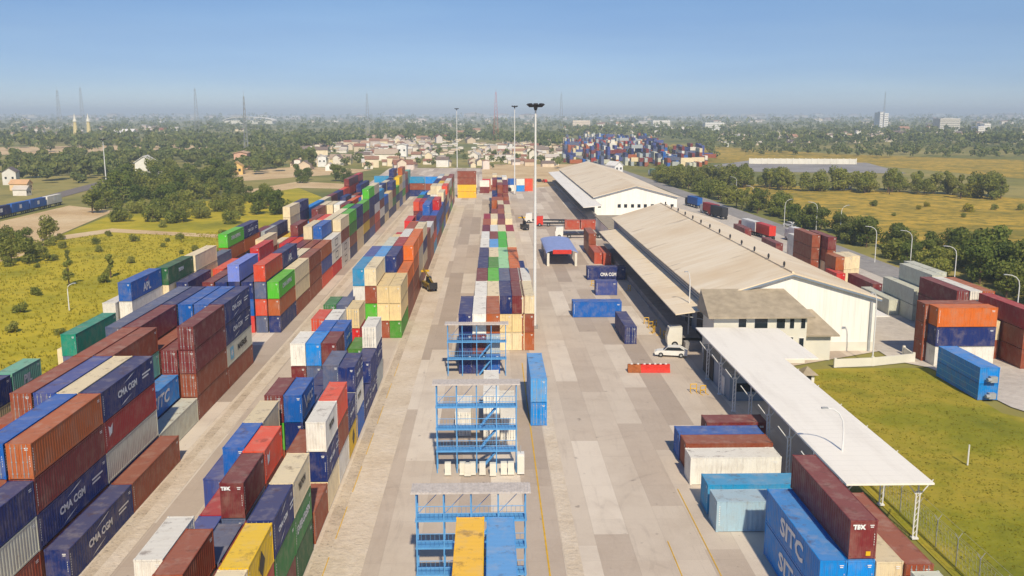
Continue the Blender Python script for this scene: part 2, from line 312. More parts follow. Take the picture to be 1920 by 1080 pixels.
# ------------------------------------------------------------------ shipping containers
PAL = dict(navy=(22, 44, 108), blue=(14, 96, 182), azure=(4, 138, 222), skyblue=(80, 160, 224), cyan=(40, 150, 200), lilac=(120, 140, 220), indigo=(62, 80, 150),
           maroon=(122, 44, 46), brown=(150, 74, 46), rust=(176, 92, 44), orange=(224, 112, 34), vermilion=(226, 80, 48), red=(208, 34, 36), crimson=(168, 40, 44),
           cream=(236, 218, 178), beige=(240, 214, 158), white=(238, 234, 222), grey=(178, 186, 186), ash=(206, 208, 190), slate=(88, 100, 132), teal=(22, 150, 124), jade=(110, 176, 150),
           mint=(170, 230, 170), lime=(86, 186, 44), green=(52, 128, 66), forest=(40, 100, 60), olive=(70, 140, 40), yellow=(240, 196, 22), gold=(246, 190, 40), brick=(186, 78, 52), frost=(158, 186, 200))
TH = 2.6
def corr(n0, n1, pitch, depth):   # trapezoid rib profile from n0 to n1
    pts = []; k = max(1, int(round((n1 - n0) / pitch))); p = (n1 - n0) / k
    for i in range(k):
        a = n0 + i * p; pts += [(a, 0), (a + .3 * p, 0), (a + .5 * p, -depth), (a + .8 * p, -depth)]
    return pts + [(n1, 0)]
CM = {}
def cont_meshes(W, L):
    k = (round(W, 2), round(L, 2))
    if k in CM: return CM[k]
    h, hw, d = 2.56, W / 2, {}
    f = MB(); e = .09
    for sx in (-1, 1):
        for y in (0, L - e * 1.3):
            f.box(sx * hw - (e if sx > 0 else 0), sx * hw + (e if sx < 0 else 0), y, y + e * 1.3, .13, h - .13)
            for z in (0, h - .13): f.box(sx * hw - (.13 if sx > 0 else -.0) - (.012 if sx < 0 else -.012), sx * hw + (.13 if sx < 0 else 0) + (.012 if sx > 0 else -.012) , y - .012 if y == 0 else y - .04, y + .17 if y == 0 else y + e * 1.3 + .012, z, z + .13)
        x0, x1 = (sx * hw - .06, sx * hw) if sx > 0 else (sx * hw, sx * hw + .06)
        f.box(x0, x1, .17, L - .17, .03, .16); f.box(x0, x1, .17, L - .17, h - .1, h - .02)
    for y0, y1 in ((0.01, .08), (L - .08, L - .01)):
        f.box(-hw + .13, hw - .13, y0, y1, .02, .16); f.box(-hw + .13, hw - .13, y0, y1, h - .12, h - .02)
    d['frame'] = f.mesh('container frame', M['paint'])
    for nm, sx in (('sideA', 1), ('sideB', -1)):
        pr = corr(.1, L - .1, .38, .022); n = len(pr); vs = [(sx * (hw - .012 + q), y, .15) for y, q in pr] + [(sx * (hw - .012 + q), y, h - .09) for y, q in pr]
        d[nm] = MB().add(vs, [(i, i + 1, n + i + 1, n + i) for i in range(n - 1)]).mesh('container side', M['paint'])
    pr = corr(-hw + .08, hw - .08, .24, .028); n = len(pr); vs = [(x, .03 - q, .15) for x, q in pr] + [(x, .03 - q, h - .1) for x, q in pr]
    d['end'] = MB().add(vs, [(i, i + 1, n + i + 1, n + i) for i in range(n - 1)]).mesh('container end', M['paint'])
    pr = corr(.06, L - .06, .5, .003); n = len(pr); vs = [(-hw + .04, y, h - .03 + q) for y, q in pr] + [(hw - .04, y, h - .03 + q) for y, q in pr]
    d['roof'] = MB().add(vs, [(i, i + 1, n + i + 1, n + i) for i in range(n - 1)]).mesh('container roof', M['roofpaint'])
    for nm, x0, x1 in (('doorA', -hw + .09, -.01), ('doorB', .01, hw - .09)):
        m = MB(); m.box(x0, x1, L - .05, L - .02, .16, h - .12)
        for j in range(3): m.box(x0 + .1, x1 - .1, L - .022, L - .006, .3 + j * .74, .86 + j * .74)
        d[nm] = m.mesh('container door', M['paint'])
        q = MB()
        for t in (.3, .7):
            x = x0 + (x1 - x0) * t; q.tube([(x, L + .02, .1), (x, L + .02, h - .06)], .022, 6)
            for z in (.35, 1.2, 2.2): q.box(x - .05, x + .05, L - .006, L + .03, z, z + .08)
        d[nm + 'rod'] = q.mesh('lock rods', M['steel'])
    s = MB()
    for j in range(9): s.box(hw + .002, hw + .006, .2, .26, .55 + j * .19, .66 + j * .19)
    s.box(hw + .002, hw + .006, L - .75, L - .35, 2.1, 2.16); s.box(hw + .002, hw + .006, L - .7, L - .35, 1.98, 2.03)
    for x, z, ww in ((.3 * W, 2.2, .26), (.3 * W, 2.08, .2)): s.box(x - ww / 2, x + ww / 2, -.008, -.004, z, z + .06)
    for j in range(5): s.box(.4 * W, .4 * W + .03, -.008, -.004, .9 + j * .17, 1.0 + j * .17)
    d['marks'] = s.mesh('serial markings', M['white_mark'])
    b = MB(); b.box(-hw + .03, hw - .03, .03, L - .03, .04, h - .03)
    for sx in (-1, 1):
        for y in (0, L - .14): b.box(sx * hw - (.1 if sx > 0 else 0), sx * hw + (.1 if sx < 0 else 0), y, y + .14, 0, h)
        b.box(sx * hw - (.05 if sx > 0 else 0), sx * hw + (.05 if sx < 0 else 0), .14, L - .14, h - .14, h - .02); b.box(sx * hw - (.05 if sx > 0 else 0), sx * hw + (.05 if sx < 0 else 0), .14, L - .14, 0.02, .14)
    for y in (.008, L - .03): b.box(-.02, .02, y, y + .022, .15, h - .15)
    nb = len(b.v)
    me = b.mesh('container body', [M['paint'], M['roofpaint']])
    for p in me.polygons:
        if p.normal.z > .9: p.material_index = 1
    d['simple'] = me
    CM[k] = d; return d
C = []      # every container of the yard: centre x, front y, tier, length, width, turn, colour, where it stands
ORD = ['first', 'second', 'third', 'fourth', 'fifth', 'sixth', 'seventh', 'eighth', 'ninth', 'tenth', 'eleventh', 'twelfth', 'thirteenth', 'fourteenth', 'fifteenth', 'sixteenth', 'seventeenth', 'eighteenth',
       'nineteenth', 'twentieth', 'twenty-first', 'twenty-second', 'twenty-third', 'twenty-fourth', 'twenty-fifth', 'twenty-sixth', 'twenty-seventh', 'twenty-eighth']
TIER = ['on the ground', 'second from ground', 'third from ground', 'fourth from ground', 'fifth from ground', 'sixth from ground']
L4, L2, WD = 11.55, 5.72, 1.70
def stack(blk, row, xr, y, cols, L=L4, W=WD, rot=0, doors=False, th=TH, z0=0.0):
    for t, c in enumerate(cols.split()):
        if c == '-': continue
        nm, _, mk = c.partition(':')
        C.append(dict(blk=blk, row=row, x=xr - W / 2, y=y, t=t, z=z0 + t * th, L=L, W=W, rot=rot, col=nm, mark=mk, door=doors if isinstance(doors, bool) else rnd.random() < .4, th=th))
A, Bk, D, X = 'leftmost', 'middle', 'rack-side', 'cross'
RX = lambda r: -31.4 - 1.86 * r + (1.86 + .0 if r < 0 else 0) * 0
bay = lambda i: 60.5 + 11.7 * i
def arow(r, i, cols, L=L4, dy=0, **k): stack(A, r, -31.35 - 1.87 * (r - 1), bay(i) + dy, cols, L, doors=k.pop('doors', None), **k)
# leftmost block, near part (row 0 is the lane edge)
arow(1, -1, 'brown ash navy'); arow(2, -1, 'maroon brown'); arow(3, -1, 'navy navy')
arow(0, 0, 'navy:cma'); arow(1, 0, 'brown navy:cma maroon rust'); arow(2, 0, 'maroon navy brown blue'); arow(3, 0, 'brown cream navy'); arow(4, 0, 'navy brown'); arow(5, 0, 'maroon')
arow(0, 1, 'brown'); arow(1, 1, 'navy ash crimson:dot navy:cma'); arow(2, 1, 'brown maroon navy cream'); arow(3, 1, 'cream brown blue indigo'); arow(4, 1, 'brown brown navy brown'); arow(5, 1, 'navy maroon brown'); arow(6, 1, 'brown navy'); arow(7, 1, 'cream maroon')
arow(1, 2, 'ash'); arow(2, 2, 'navy azure:sitc'); arow(3, 2, 'maroon brown jade brown'); arow(4, 2, 'navy cream brown brown'); arow(5, 2, 'brown slate maroon'); arow(6, 2, 'navy brown'); arow(7, 2, 'cream navy')
arow(1, 3, 'brown brown maroon maroon', doors=True); arow(2, 3, 'brown brown maroon', doors=True); arow(3, 3, 'navy brown brown'); arow(4, 3, 'brown maroon brown maroon'); arow(5, 3, 'slate brown slate slate'); arow(6, 3, 'navy navy slate'); arow(7, 3, 'brown maroon')
arow(1, 4, 'brown ash:maersk navy:cma navy:cma'); arow(2, 4, 'maroon navy navy blue'); arow(3, 4, 'brown navy navy blue'); arow(4, 4, 'navy brown slate navy'); arow(5, 4, 'brown navy slate slate'); arow(6, 4, 'navy maroon slate'); arow(7, 4, 'brown brown')
for xr, y, cols, L in ((-46.2, 75.2, 'brown beige navy', L4), (-46.2, 87.1, 'navy brown jade:pil', L2), (-47.2, 103.3, 'brown slate teal', L4), (-49.3, 106.5, 'navy cream', L2), (-47.8, 121.8, 'brown slate white blue:apl', L4), (-49.7, 121.0, 'navy brown white', L2),
                       (-46.9, 133.6, 'navy brown cream forest:bar', L4), (-46.6, 145.4, 'brown cream cream cream', L4)): stack(A, 9, xr, y, cols, L, doors=False)
# leftmost block, far part
Y0 = 136.0; fb = lambda i: Y0 + 11.8 * i
def frow(r, i, cols, L=L4, dy=0, doors=False): stack(A, r, -31.5 - 1.92 * (r - 1), fb(i) + dy, cols, L, doors=doors)
PICK = ['cream'] * 5 + ['beige', 'white', 'white', 'grey', 'brown', 'brown', 'brown', 'maroon', 'maroon', 'rust', 'crimson', 'navy', 'navy', 'navy', 'navy', 'blue', 'blue', 'azure', 'cyan', 'slate', 'vermilion', 'orange', 'lime', 'green', 'jade', 'yellow', 'red']
def pick(n): return ' '.join(rnd.choice(PICK) for _ in range(n))
FAR = {(1, 0): 'navy rust lime:bar', (2, 0): 'slate vermilion slate vermilion', (3, 0): 'red blue navy', (4, 0): 'navy slate navy lilac', (5, 0): 'navy slate navy', (6, 0): 'brown navy maroon', (7, 0): 'navy brown', (8, 0): 'slate rust navy', (9, 0): 'cream slate',
       (1, 1): 'brown cream cream', (2, 1): 'brown slate navy navy:apl', (3, 1): 'maroon cream brown', (1, 2): 'brown brown brown', (2, 2): 'brown navy cream', (3, 2): 'navy brown cream', (1, 3): 'vermilion indigo rust', (2, 3): 'maroon navy brown', (3, 3): 'brown cream maroon',
       (1, 4): 'red white:bars white:bars', (2, 4): 'navy brown grey blue', (3, 4): 'brown cream cream cream', (1, 5): 'white:bars white:bars brown cream', (2, 5): 'cream maroon brown cream', (1, 6): 'navy brown olive lime', (2, 6): 'brown maroon cream cream',
       (1, 7): 'cream beige navy navy', (2, 7): 'navy cream maroon lime', (1, 8): 'navy yellow maroon lime', (1, 9): 'indigo brown navy navy lime', (1, 10): 'crimson vermilion white navy cream'}
for i in range(0, 20):
    for r in range(1, 11):
        if r > 8 and i > 15: continue
        if (r, i) in FAR: frow(r, i, FAR[(r, i)]); continue
        if r in (9, 10): continue
        n = rnd.choice([3, 4, 4, 3] if r <= 2 else [2, 3, 3] if r == 3 else [1, 2, 2, 3] if r < 8 else [2, 2, 3])
        if i > 15 and r < 3: n += 1
        frow(r, i, pick(n))
for xr, y, cols in ((-47.8, 158.5, 'navy brown slate'), (-48.8, 171.5, 'navy brown rust lime:bar'), (-48.8, 183.3, 'brown slate orange navy:cma'), (-48.6, 195, 'maroon brown maroon'), (-47.8, 196, 'white grey grey'), (-47.8, 207, 'navy brown navy'), (-47.9, 222, 'cream cream cream cream'), (-47.9, 233.8, 'forest jade navy navy:dot'), (-47.9, 245.6, 'green azure azure:dot'),
                    (-47.9, 257.4, 'cyan azure azure:dot'), (-47.9, 269, 'jade cream cream'), (-47.9, 281, 'brown maroon maroon'), (-47.9, 293, 'navy maroon navy'), (-47.9, 305, 'cream vermilion vermilion'), (-47.9, 317, 'navy crimson vermilion maroon'), (-47.9, 329, 'maroon navy red maroon'), (-47.9, 341, 'navy crimson navy red')): stack(A, 10, xr, y, cols, doors=False)
# middle block
CX = [0, -13.45, -15.15, -16.85, -18.55, -20.25, -21.95]
def crow(r, y, cols, L=L2, doors=None): stack(Bk, r, CX[r], y, cols, L, W=1.62, doors=doors)
crow(1, 41.7, 'brown navy cream'); crow(1, 47.6, 'maroon red yellow:dia'); crow(1, 53.6, 'maroon green navy:cma'); crow(1, 59.5, 'forest green:ever cream:bar'); crow(1, 66.2, 'brown'); crow(1, 72.1, 'cream navy:cma white:bar'); crow(1, 77.9, 'white brown vermilion'); crow(1, 83.7, 'yellow:dia navy:cma')
crow(1, 88.6, 'blue white:bar navy:cma'); crow(1, 94.5, 'navy:cma'); crow(1, 100.3, 'navy:cma navy'); crow(1, 106.1, 'grey navy:cma white')
crow(2, 47.6, 'brown maroon'); crow(2, 53.6, 'navy maroon'); crow(2, 59.5, 'brown'); crow(2, 72.1, 'navy brown'); crow(2, 83.7, 'navy slate'); crow(2, 89.5, 'brown navy slate'); crow(2, 106.1, 'green olive')
crow(3, 41.0, 'brown cream'); crow(3, 46.9, 'navy cream brown'); crow(3, 53.2, 'brown slate'); crow(3, 59.6, 'brown slate maroon:tex', doors=False); crow(3, 65.6, 'navy brown vermilion:dot', doors=False); crow(3, 71.8, 'navy'); crow(3, 79.5, 'brown navy blue:mcc', doors=False); crow(3, 85.4, 'navy navy'); crow(3, 91.3, 'slate navy'); crow(3, 98.4, 'navy slate maroon'); crow(3, 104.4, 'brown yellow:dia blue:cma'); crow(3, 116.4, 'navy red beige', L=L2)
crow(4, 42.9, 'brown maroon'); crow(4, 48.7, 'maroon brown white'); crow(4, 54.4, 'navy indigo'); crow(4, 60.2, 'brown crimson'); crow(4, 66.4, 'navy brown blue', doors=False); crow(4, 72.3, 'brown slate cream', doors=False); crow(4, 79.5, 'brown lime maroon'); crow(4, 98.4, 'brown slate azure', doors=False); crow(4, 104.4, 'navy brown blue'); crow(4, 110.6, 'brown cream white')
crow(5, 66.7, 'maroon indigo'); crow(5, 98.4, 'brown maroon white', doors=False); crow(5, 110.6, 'navy brown vermilion'); crow(5, 119, 'brown slate green'); crow(4, 119, 'maroon brown slate'); crow(5, 60.8, 'brown')
HX = [0, -13.0, -14.75, -16.5, -18.2, -19.95]
def hrow(r, y, cols, L=L4, doors=None): stack(Bk, r, HX[r], y, cols, L, doors=doors)
HB = lambda i: 132.2 + 11.8 * i
HOT = {(1, 0): 'olive beige beige', (2, 0): 'brown beige beige', (3, 0): 'navy lime brown cream', (4, 0): 'brown navy white cyan', (5, 0): 'green slate', (1, 1): 'brown brown orange', (2, 1): 'maroon brown navy navy', (3, 1): 'brown cream navy skyblue', (4, 1): 'navy brown indigo indigo', (1, 2): 'brown brown orange orange', (2, 2): 'maroon navy brown crimson', (3, 2): 'cream navy forest ash',
       (1, 3): 'maroon cream cream orange', (2, 3): 'brown navy white white', (3, 3): 'slate navy indigo', (1, 4): 'brown cream navy cream', (2, 4): 'maroon rust brown rust', (1, 5): 'maroon brown brown', (1, 6): 'brown rust white', (2, 6): 'navy navy navy', (1, 8): 'brown azure blue', (2, 8): 'crimson skyblue azure blue', (1, 9): 'maroon navy blue red'}
for i in range(0, 18):
    for r in range(1, 6):
        if (r, i) in HOT: hrow(r, HB(i), HOT[(r, i)], doors=False); continue
        n = rnd.choice([3, 3, 4] if r <= 2 else [2, 3, 3] if r == 3 else [1, 2, 3])
        if i > 12 and r < 4: n = 4
        hrow(r, HB(i), pick(n))
# block behind the racks
DX = [0, 6.1, 4.75, 3.0, 1.3, -.45, -2.2]
def drow(r, y, cols, L=L4, doors=None): stack(D, r, DX[r] + (y - 120) * .007, y, cols, L, doors=doors)
drow(6, 113, 'navy navy navy', doors=False); drow(5, 113, 'navy maroon white', doors=False); drow(4, 113, 'blue grey rust', doors=False)
KB = lambda i: 124.6 + 11.8 * i
KOT = {(1, 0): 'rust brown cream', (2, 0): 'cream beige maroon', (3, 0): 'cream beige navy', (4, 0): 'cream orange cream', (5, 0): 'navy maroon white', (1, 1): 'brown cream white', (2, 1): 'navy brown maroon', (3, 1): 'cream navy slate', (4, 1): 'brown green lime', (5, 1): 'navy brown maroon', (1, 2): 'navy navy', (2, 2): 'brown rust orange', (3, 2): 'navy lime mint',
       (4, 2): 'brown olive olive', (5, 2): 'cream navy navy', (1, 3): 'brown navy', (2, 3): 'navy brown orange', (3, 3): 'cream navy mint', (4, 3): 'brown cream cream', (5, 3): 'maroon navy navy', (1, 4): 'navy', (2, 4): 'brown cream cream', (3, 4): 'navy green lime', (4, 4): 'cream maroon skyblue', (5, 4): 'navy brown white', (2, 5): 'maroon navy cream', (3, 5): 'cream lime lime', (4, 5): 'navy brown brown', (5, 5): 'brown maroon white',
       (2, 6): 'brown rust crimson', (3, 6): 'navy brown cream', (4, 6): 'cream brown white', (5, 6): 'maroon brown maroon'}
for i in range(0, 19):
    for r in range(1, 6):
        if (r, i) in KOT: drow(r, KB(i), KOT[(r, i)], doors=False); continue
        if r == 1 or (r == 5 and i > 9): continue
        n = rnd.choice([2, 3, 3]) + (1 if i > 13 else 0)
        drow(r, KB(i), ' '.join(rnd.choice(['brown', 'maroon', 'rust', 'crimson', 'cream', 'white', 'navy', 'brown', 'maroon', 'cream']) for _ in range(n)))
# reefers in front of the racks
stack('rack', 1, -.42, 42.3, 'white white gold', W=1.72, doors=True); stack('rack', 2, 1.45, 42.3, 'white grey skyblue', W=1.72, doors=True)
stack('rack', 3, .9, 87.5, 'white white', W=1.6, L=9, doors=True); stack('rack', 4, 2.6, 88.4, 'white', W=1.6, L=9, doors=True); stack('rack', 5, -2.0, 90, 'white', W=1.6, L=L2, doors=True)
# right-hand groups: along the yard, then lying across it (turned)
stack('lone', 1, 5.95, 93.0, 'azure skyblue', W=1.7, L=10.6, doors=True)
stack('canopy', 1, 22.15, 52.6, 'azure:sitcl azure:sitcl', L=11.2, doors=False); stack('canopy', 2, 23.9, 52.6, 'blue azure', L=11.2, doors=False); stack('canopy', 3, 23.95, 52.75, '- - maroon:texf', L=11.2, doors=False)
stack('canopy', 4, 25.6, 52.4, 'navy cream', L=L2, doors=False); stack('canopy', 5, 27.3, 52.0, 'brown brown', L=11.0, doors=True); stack('canopy', 6, 27.2, 45.5, 'brown ash', L=L2, doors=False)
def cross(name, x0, y1, cols, L=8.1, W=2.42, mk='', z0=0, th=TH, blk='cross'):   # lies along x: x0 its near-lane end, y1 its far side
    for t, c in enumerate(cols.split()):
        nm, _, m2 = c.partition(':')
        C.append(dict(blk=blk, row=name, x=x0, y=y1, t=t, z=z0 + t * th, L=L, W=W, rot=-90, col=nm, mark=m2, door=False, th=th))
cross(1, 21.3, 87.4, 'maroon', L=6); cross(2, 17.9, 84.1, 'blue'); cross(3, 18.0, 81.6, 'brown'); cross(4, 17.7, 78.1, 'white'); cross(5, 17.8, 72.0, 'cyan'); cross(6, 17.75, 68.7, 'frost:lab')
cross(7, 13.4, 146.6, 'blue', L=7.9); cross(8, 19.3, 180.5, 'navy:cmac', L=7.6); cross(9, 19.2, 164.9, 'indigo', L=3.9)
cross(10, 20.6, 251, 'brick', L=4.0, z0=1.2, blk='far'); cross(11, 24.9, 251, 'brick', L=4.0, z0=1.2, blk='far')
stack('lane', 1, 20.95, 127.7, 'navy', L=10.5, doors=True); stack('lane', 2, 24.6, 199.0, 'brick', L=L4, doors=False); stack('lane', 3, 26.4, 197.5, 'brick', L=L4, doors=False); stack('lane', 4, 24.6, 211, 'brown brown', L=L4, doors=False)
cross('lying', 58.0, 116.4, 'white navy orange', L=7.8, blk='side'); cross(1, 57.5, 119.0, 'brown brown brown', L=7.8, blk='side'); stack('side', 2, 68.2, 118.5, 'brown cream', doors=False); stack('side', 3, 70.2, 113.5, 'brown brown crimson', doors=False)
stack('side', 4, 67.9, 126.6, 'grey maroon maroon', doors=True); stack('side', 5, 69.7, 126.4, 'brown grey white', doors=True); stack('side', 6, 71.4, 126.2, 'cream maroon rust', doors=True)
stack('side', 7, 66.9, 146.0, 'ash', doors=False); stack('side', 8, 68.7, 141.4, 'ash ash', doors=False); stack('side', 9, 70.5, 139.6, 'grey ash ash', doors=False); stack('side', 10, 72.3, 142, 'grey ash ash', doors=False)
stack('side', 11, 68.4, 187.6, 'brown brown brown', doors=False); stack('side', 12, 70.4, 184.0, 'cream brown maroon', doors=False); stack('side', 13, 68.6, 174.5, 'brown rust', L=L2, doors=False); stack('side', 14, 70.4, 175, 'cream cream', L=L2, doors=False); stack('side', 15, 72.2, 176, 'cream cream', L=L2, doors=False); stack('side', 16, 67.6, 171, 'red', L=L2, doors=False)
stack('side', 17, 70.0, 160, 'maroon', doors=False); stack('side', 18, 70.8, 205, 'white white', L=L2, doors=False); stack('side', 19, 68.6, 212, 'maroon', doors=False); stack('side', 20, 69, 240, 'maroon', doors=False)
stack('skid', 1, 58.4, 100.6, 'azure azure', L=10.0, W=2.3, th=1.95, doors=False)
# stacks closing the yard
cross(13, -12.4, 361, 'gold gold brown brown', L=7.3, W=2.6, blk='end'); cross(14, -34, 368, 'navy brown cyan', L=8.4, blk='end'); cross(15, -25.3, 368, 'indigo brown azure', L=8, blk='end'); cross(16, -46, 372, 'maroon cyan cyan', L=8.2, blk='end')
for k in range(6): cross(17 + k, -3 + 3.6 * k, 392 + 2 * (k % 2), pick(2), L=3.4, blk='end')
cross(40, -9, 380, 'navy white white', L=4, blk='end'); cross(41, -4, 384, 'maroon white', L=4, blk='end')

# which of them the photograph shows largest: sight lines from the camera to points on each
def _boxes():
    b = []
    for c in C:
        h = c['th'] - .04
        if c['rot']: b.append((c['x'], c['y'] - c['W'], c['z'], c['x'] + c['L'], c['y'], c['z'] + h))
        else: b.append((c['x'] - c['W'] / 2, c['y'], c['z'], c['x'] + c['W'] / 2, c['y'] + c['L'], c['z'] + h))
    return np.array(b)
BX = _boxes(); cam_p = np.array([0, 0, HC])
def seen_share():
    area = np.zeros(len(C)); lo, hi = BX[:, :3], BX[:, 3:]
    g = (np.arange(5) + .5) / 5
    for i in range(len(C)):
        a, bb = lo[i], hi[i]; pts = []; wt = []
        dist = np.linalg.norm((a + bb) / 2 - cam_p); mid = (a + bb) / 2 - cam_p; mid /= dist
        for ax, sg in ((2, 1), (1, 0), (0, 1), (0, 0)):
            n = np.zeros(3); n[ax] = 1 if sg else -1
            fc = (a + bb) / 2; fc = fc.copy(); fc[ax] = bb[ax] if sg else a[ax]
            cosv = -np.dot(n, (fc - cam_p) / np.linalg.norm(fc - cam_p))
            if cosv <= 0: continue
            u, v = [k for k in range(3) if k != ax]; ar = (bb[u] - a[u]) * (bb[v] - a[v]) * cosv / dist ** 2
            for p in g:
                for q in g:
                    s = fc.copy(); s[u] = a[u] + (bb[u] - a[u]) * p; s[v] = a[v] + (bb[v] - a[v]) * q; pts.append(s + n * .02); wt.append(ar / 25)
        for p, wgt in zip(pts, wt):
            d = p - cam_p
            with np.errstate(divide='ignore', invalid='ignore'):
                t1 = (lo - cam_p) / d; t2 = (hi - cam_p) / d
            tn = np.minimum(t1, t2).max(1); tf = np.maximum(t1, t2).min(1)
            hit = (tn < tf) & (tn > 0) & (tn < .9995); hit[i] = False
            if hit.any(): continue
            f = Vector(d).dot(_fw); px = 960 + FPX * Vector(d).dot(_rt) / f; py = 540 - FPX * Vector(d).dot(_up) / f
            if 0 <= px <= 1920 and 0 <= py <= 1080: area[i] += wgt
    return area
AREA = seen_share() * FPX * FPX          # square pixels of the 1920 frame
order = np.argsort(-AREA); KEEP = set(int(i) for i in order[:300] if AREA[i] > 12)
mark_area = {}
by_stack = {}
for i, c in enumerate(C): by_stack.setdefault((c['blk'], c['row']), set()).add(round(c['y'], 1))
ROWN = {A: ['lane-edge', 'second', 'third', 'fourth', 'fifth', 'sixth', 'seventh', 'eighth', 'ninth', 'outermost', 'outermost'], Bk: ['', 'right-lane', 'second', 'third', 'fourth', 'outer', 'outer'], D: ['', 'mast-side', 'second', 'third', 'fourth', 'fifth', 'lane-side']}
SPECIAL = {('rack', 1): 'container topping the reefer stack before the near blue rack', ('rack', 2): 'container beside the yellow one before the near blue rack', ('rack', 3): 'reefer behind the second blue rack frame, tallest pair', ('rack', 4): 'reefer behind the second blue rack, nearest the white cabinet', ('rack', 5): 'reefer behind the second blue rack, lane side',
           ('lone', 1): 'container of the two-high pile standing alone beside the yellow line', ('canopy', 1): 'container in the lettered pile beside the long white canopy', ('canopy', 2): 'container under the maroon one beside the white canopy', ('canopy', 3): 'container set atop two bright blue piles by the canopy', ('canopy', 4): 'container wedged between blue and brown rows by the canopy', ('canopy', 5): 'long container nearest the tall posts of the white canopy', ('canopy', 6): 'container at the bottom edge beside the canopy fence',
           ('cross', 1): 'container half hidden beneath the canopy beyond the blue one', ('cross', 2): 'container lying crosswise, touching a brown one by the canopy', ('cross', 3): 'container lying crosswise between the blue and the cream one', ('cross', 4): 'container with dented roof lying crosswise near the canopy', ('cross', 5): 'container lying crosswise behind the pale weathered one', ('cross', 6): 'container with navy label lying crosswise by the blue lettered pile',
           ('cross', 7): 'container lying crosswise alone in the open lane', ('cross', 8): 'container with white lettering lying crosswise at the dock canopy', ('cross', 9): 'low box with a pale label between two crosswise blue containers', ('far', 10): 'container on a trailer beyond the arched shelter', ('far', 11): 'container on the trailer nearest the warehouse corner',
           ('lane', 1): 'container with closed doors standing before the warehouse dock', ('lane', 2): 'container parked lengthwise beside the dock canopy, lane side', ('lane', 3): 'container parked lengthwise hard against the dock canopy', ('lane', 4): 'container behind the bright red pair by the dock', ('skid', 1): 'machine skid of the pair standing on the lawn edge', ('side', 'lying'): 'container lying crosswise in the pile behind the blue skids',
           ('end', 13): 'container in the four-high crosswise pile closing the lane', ('end', 14): 'container in the crosswise pile closing the middle block', ('end', 15): 'container crosswise beside the pile closing the lane', ('end', 16): 'container in the crosswise pile behind the leftmost block'}
SIDEN = ['brown pile behind the crosswise orange container', 'pile behind the crosswise pile', 'pile at the picture edge', 'pile nearest the pale grey ones', 'second pile after the pale grey ones', 'third pile after the pale grey ones', 'single beside the loading roof', 'two-high grey pile', 'three-high grey pile', 'grey pile next to the highway',
         'brown pile farthest along the roof', 'pile behind the warehouse roof', 'short pile by the warehouse roof', 'short cream pile', 'short pile beside the highway', 'red one by the roof edge', 'maroon one before the short piles', 'white pile by the highway', 'lone one by the roof', 'far one by the roof']
def label_for(c):
    col = {'azure': 'bright-blue', 'skyblue': 'light-blue', 'gold': 'golden', 'ash': 'ash-grey', 'lilac': 'lilac-blue', 'lime': 'lime-green', 'olive': 'grass-green', 'forest': 'dark-green', 'rust': 'rust-orange', 'brick': 'brick-red', 'frost': 'weathered pale-blue'}.get(c['col'], c['col'])
    k = (c['blk'], c['row']); pos = sorted(by_stack[k]).index(round(c['y'], 1))
    if c['blk'] in ROWN: return f"{col} container {TIER[c['t']]}, {ORD[pos]} stack back in {ROWN[c['blk']][c['row']]} row of {c['blk']} block"
    if c['blk'] == 'side' and c['row'] != 'lying': return f"{col} container {TIER[c['t']]}, {SIDEN[c['row'] - 1]}, warehouse side yard"
    multi = sum(1 for q in C if (q['blk'], q['row']) == k) > 1
    s = SPECIAL.get(k, 'container in the row of small piles closing the yard, ' + ORD[(c['row'] if isinstance(c['row'], int) else 0) % 20] + ' along')
    return f"{col} {s}" + (f", {TIER[c['t']]}" if multi else '')
MARKS = dict
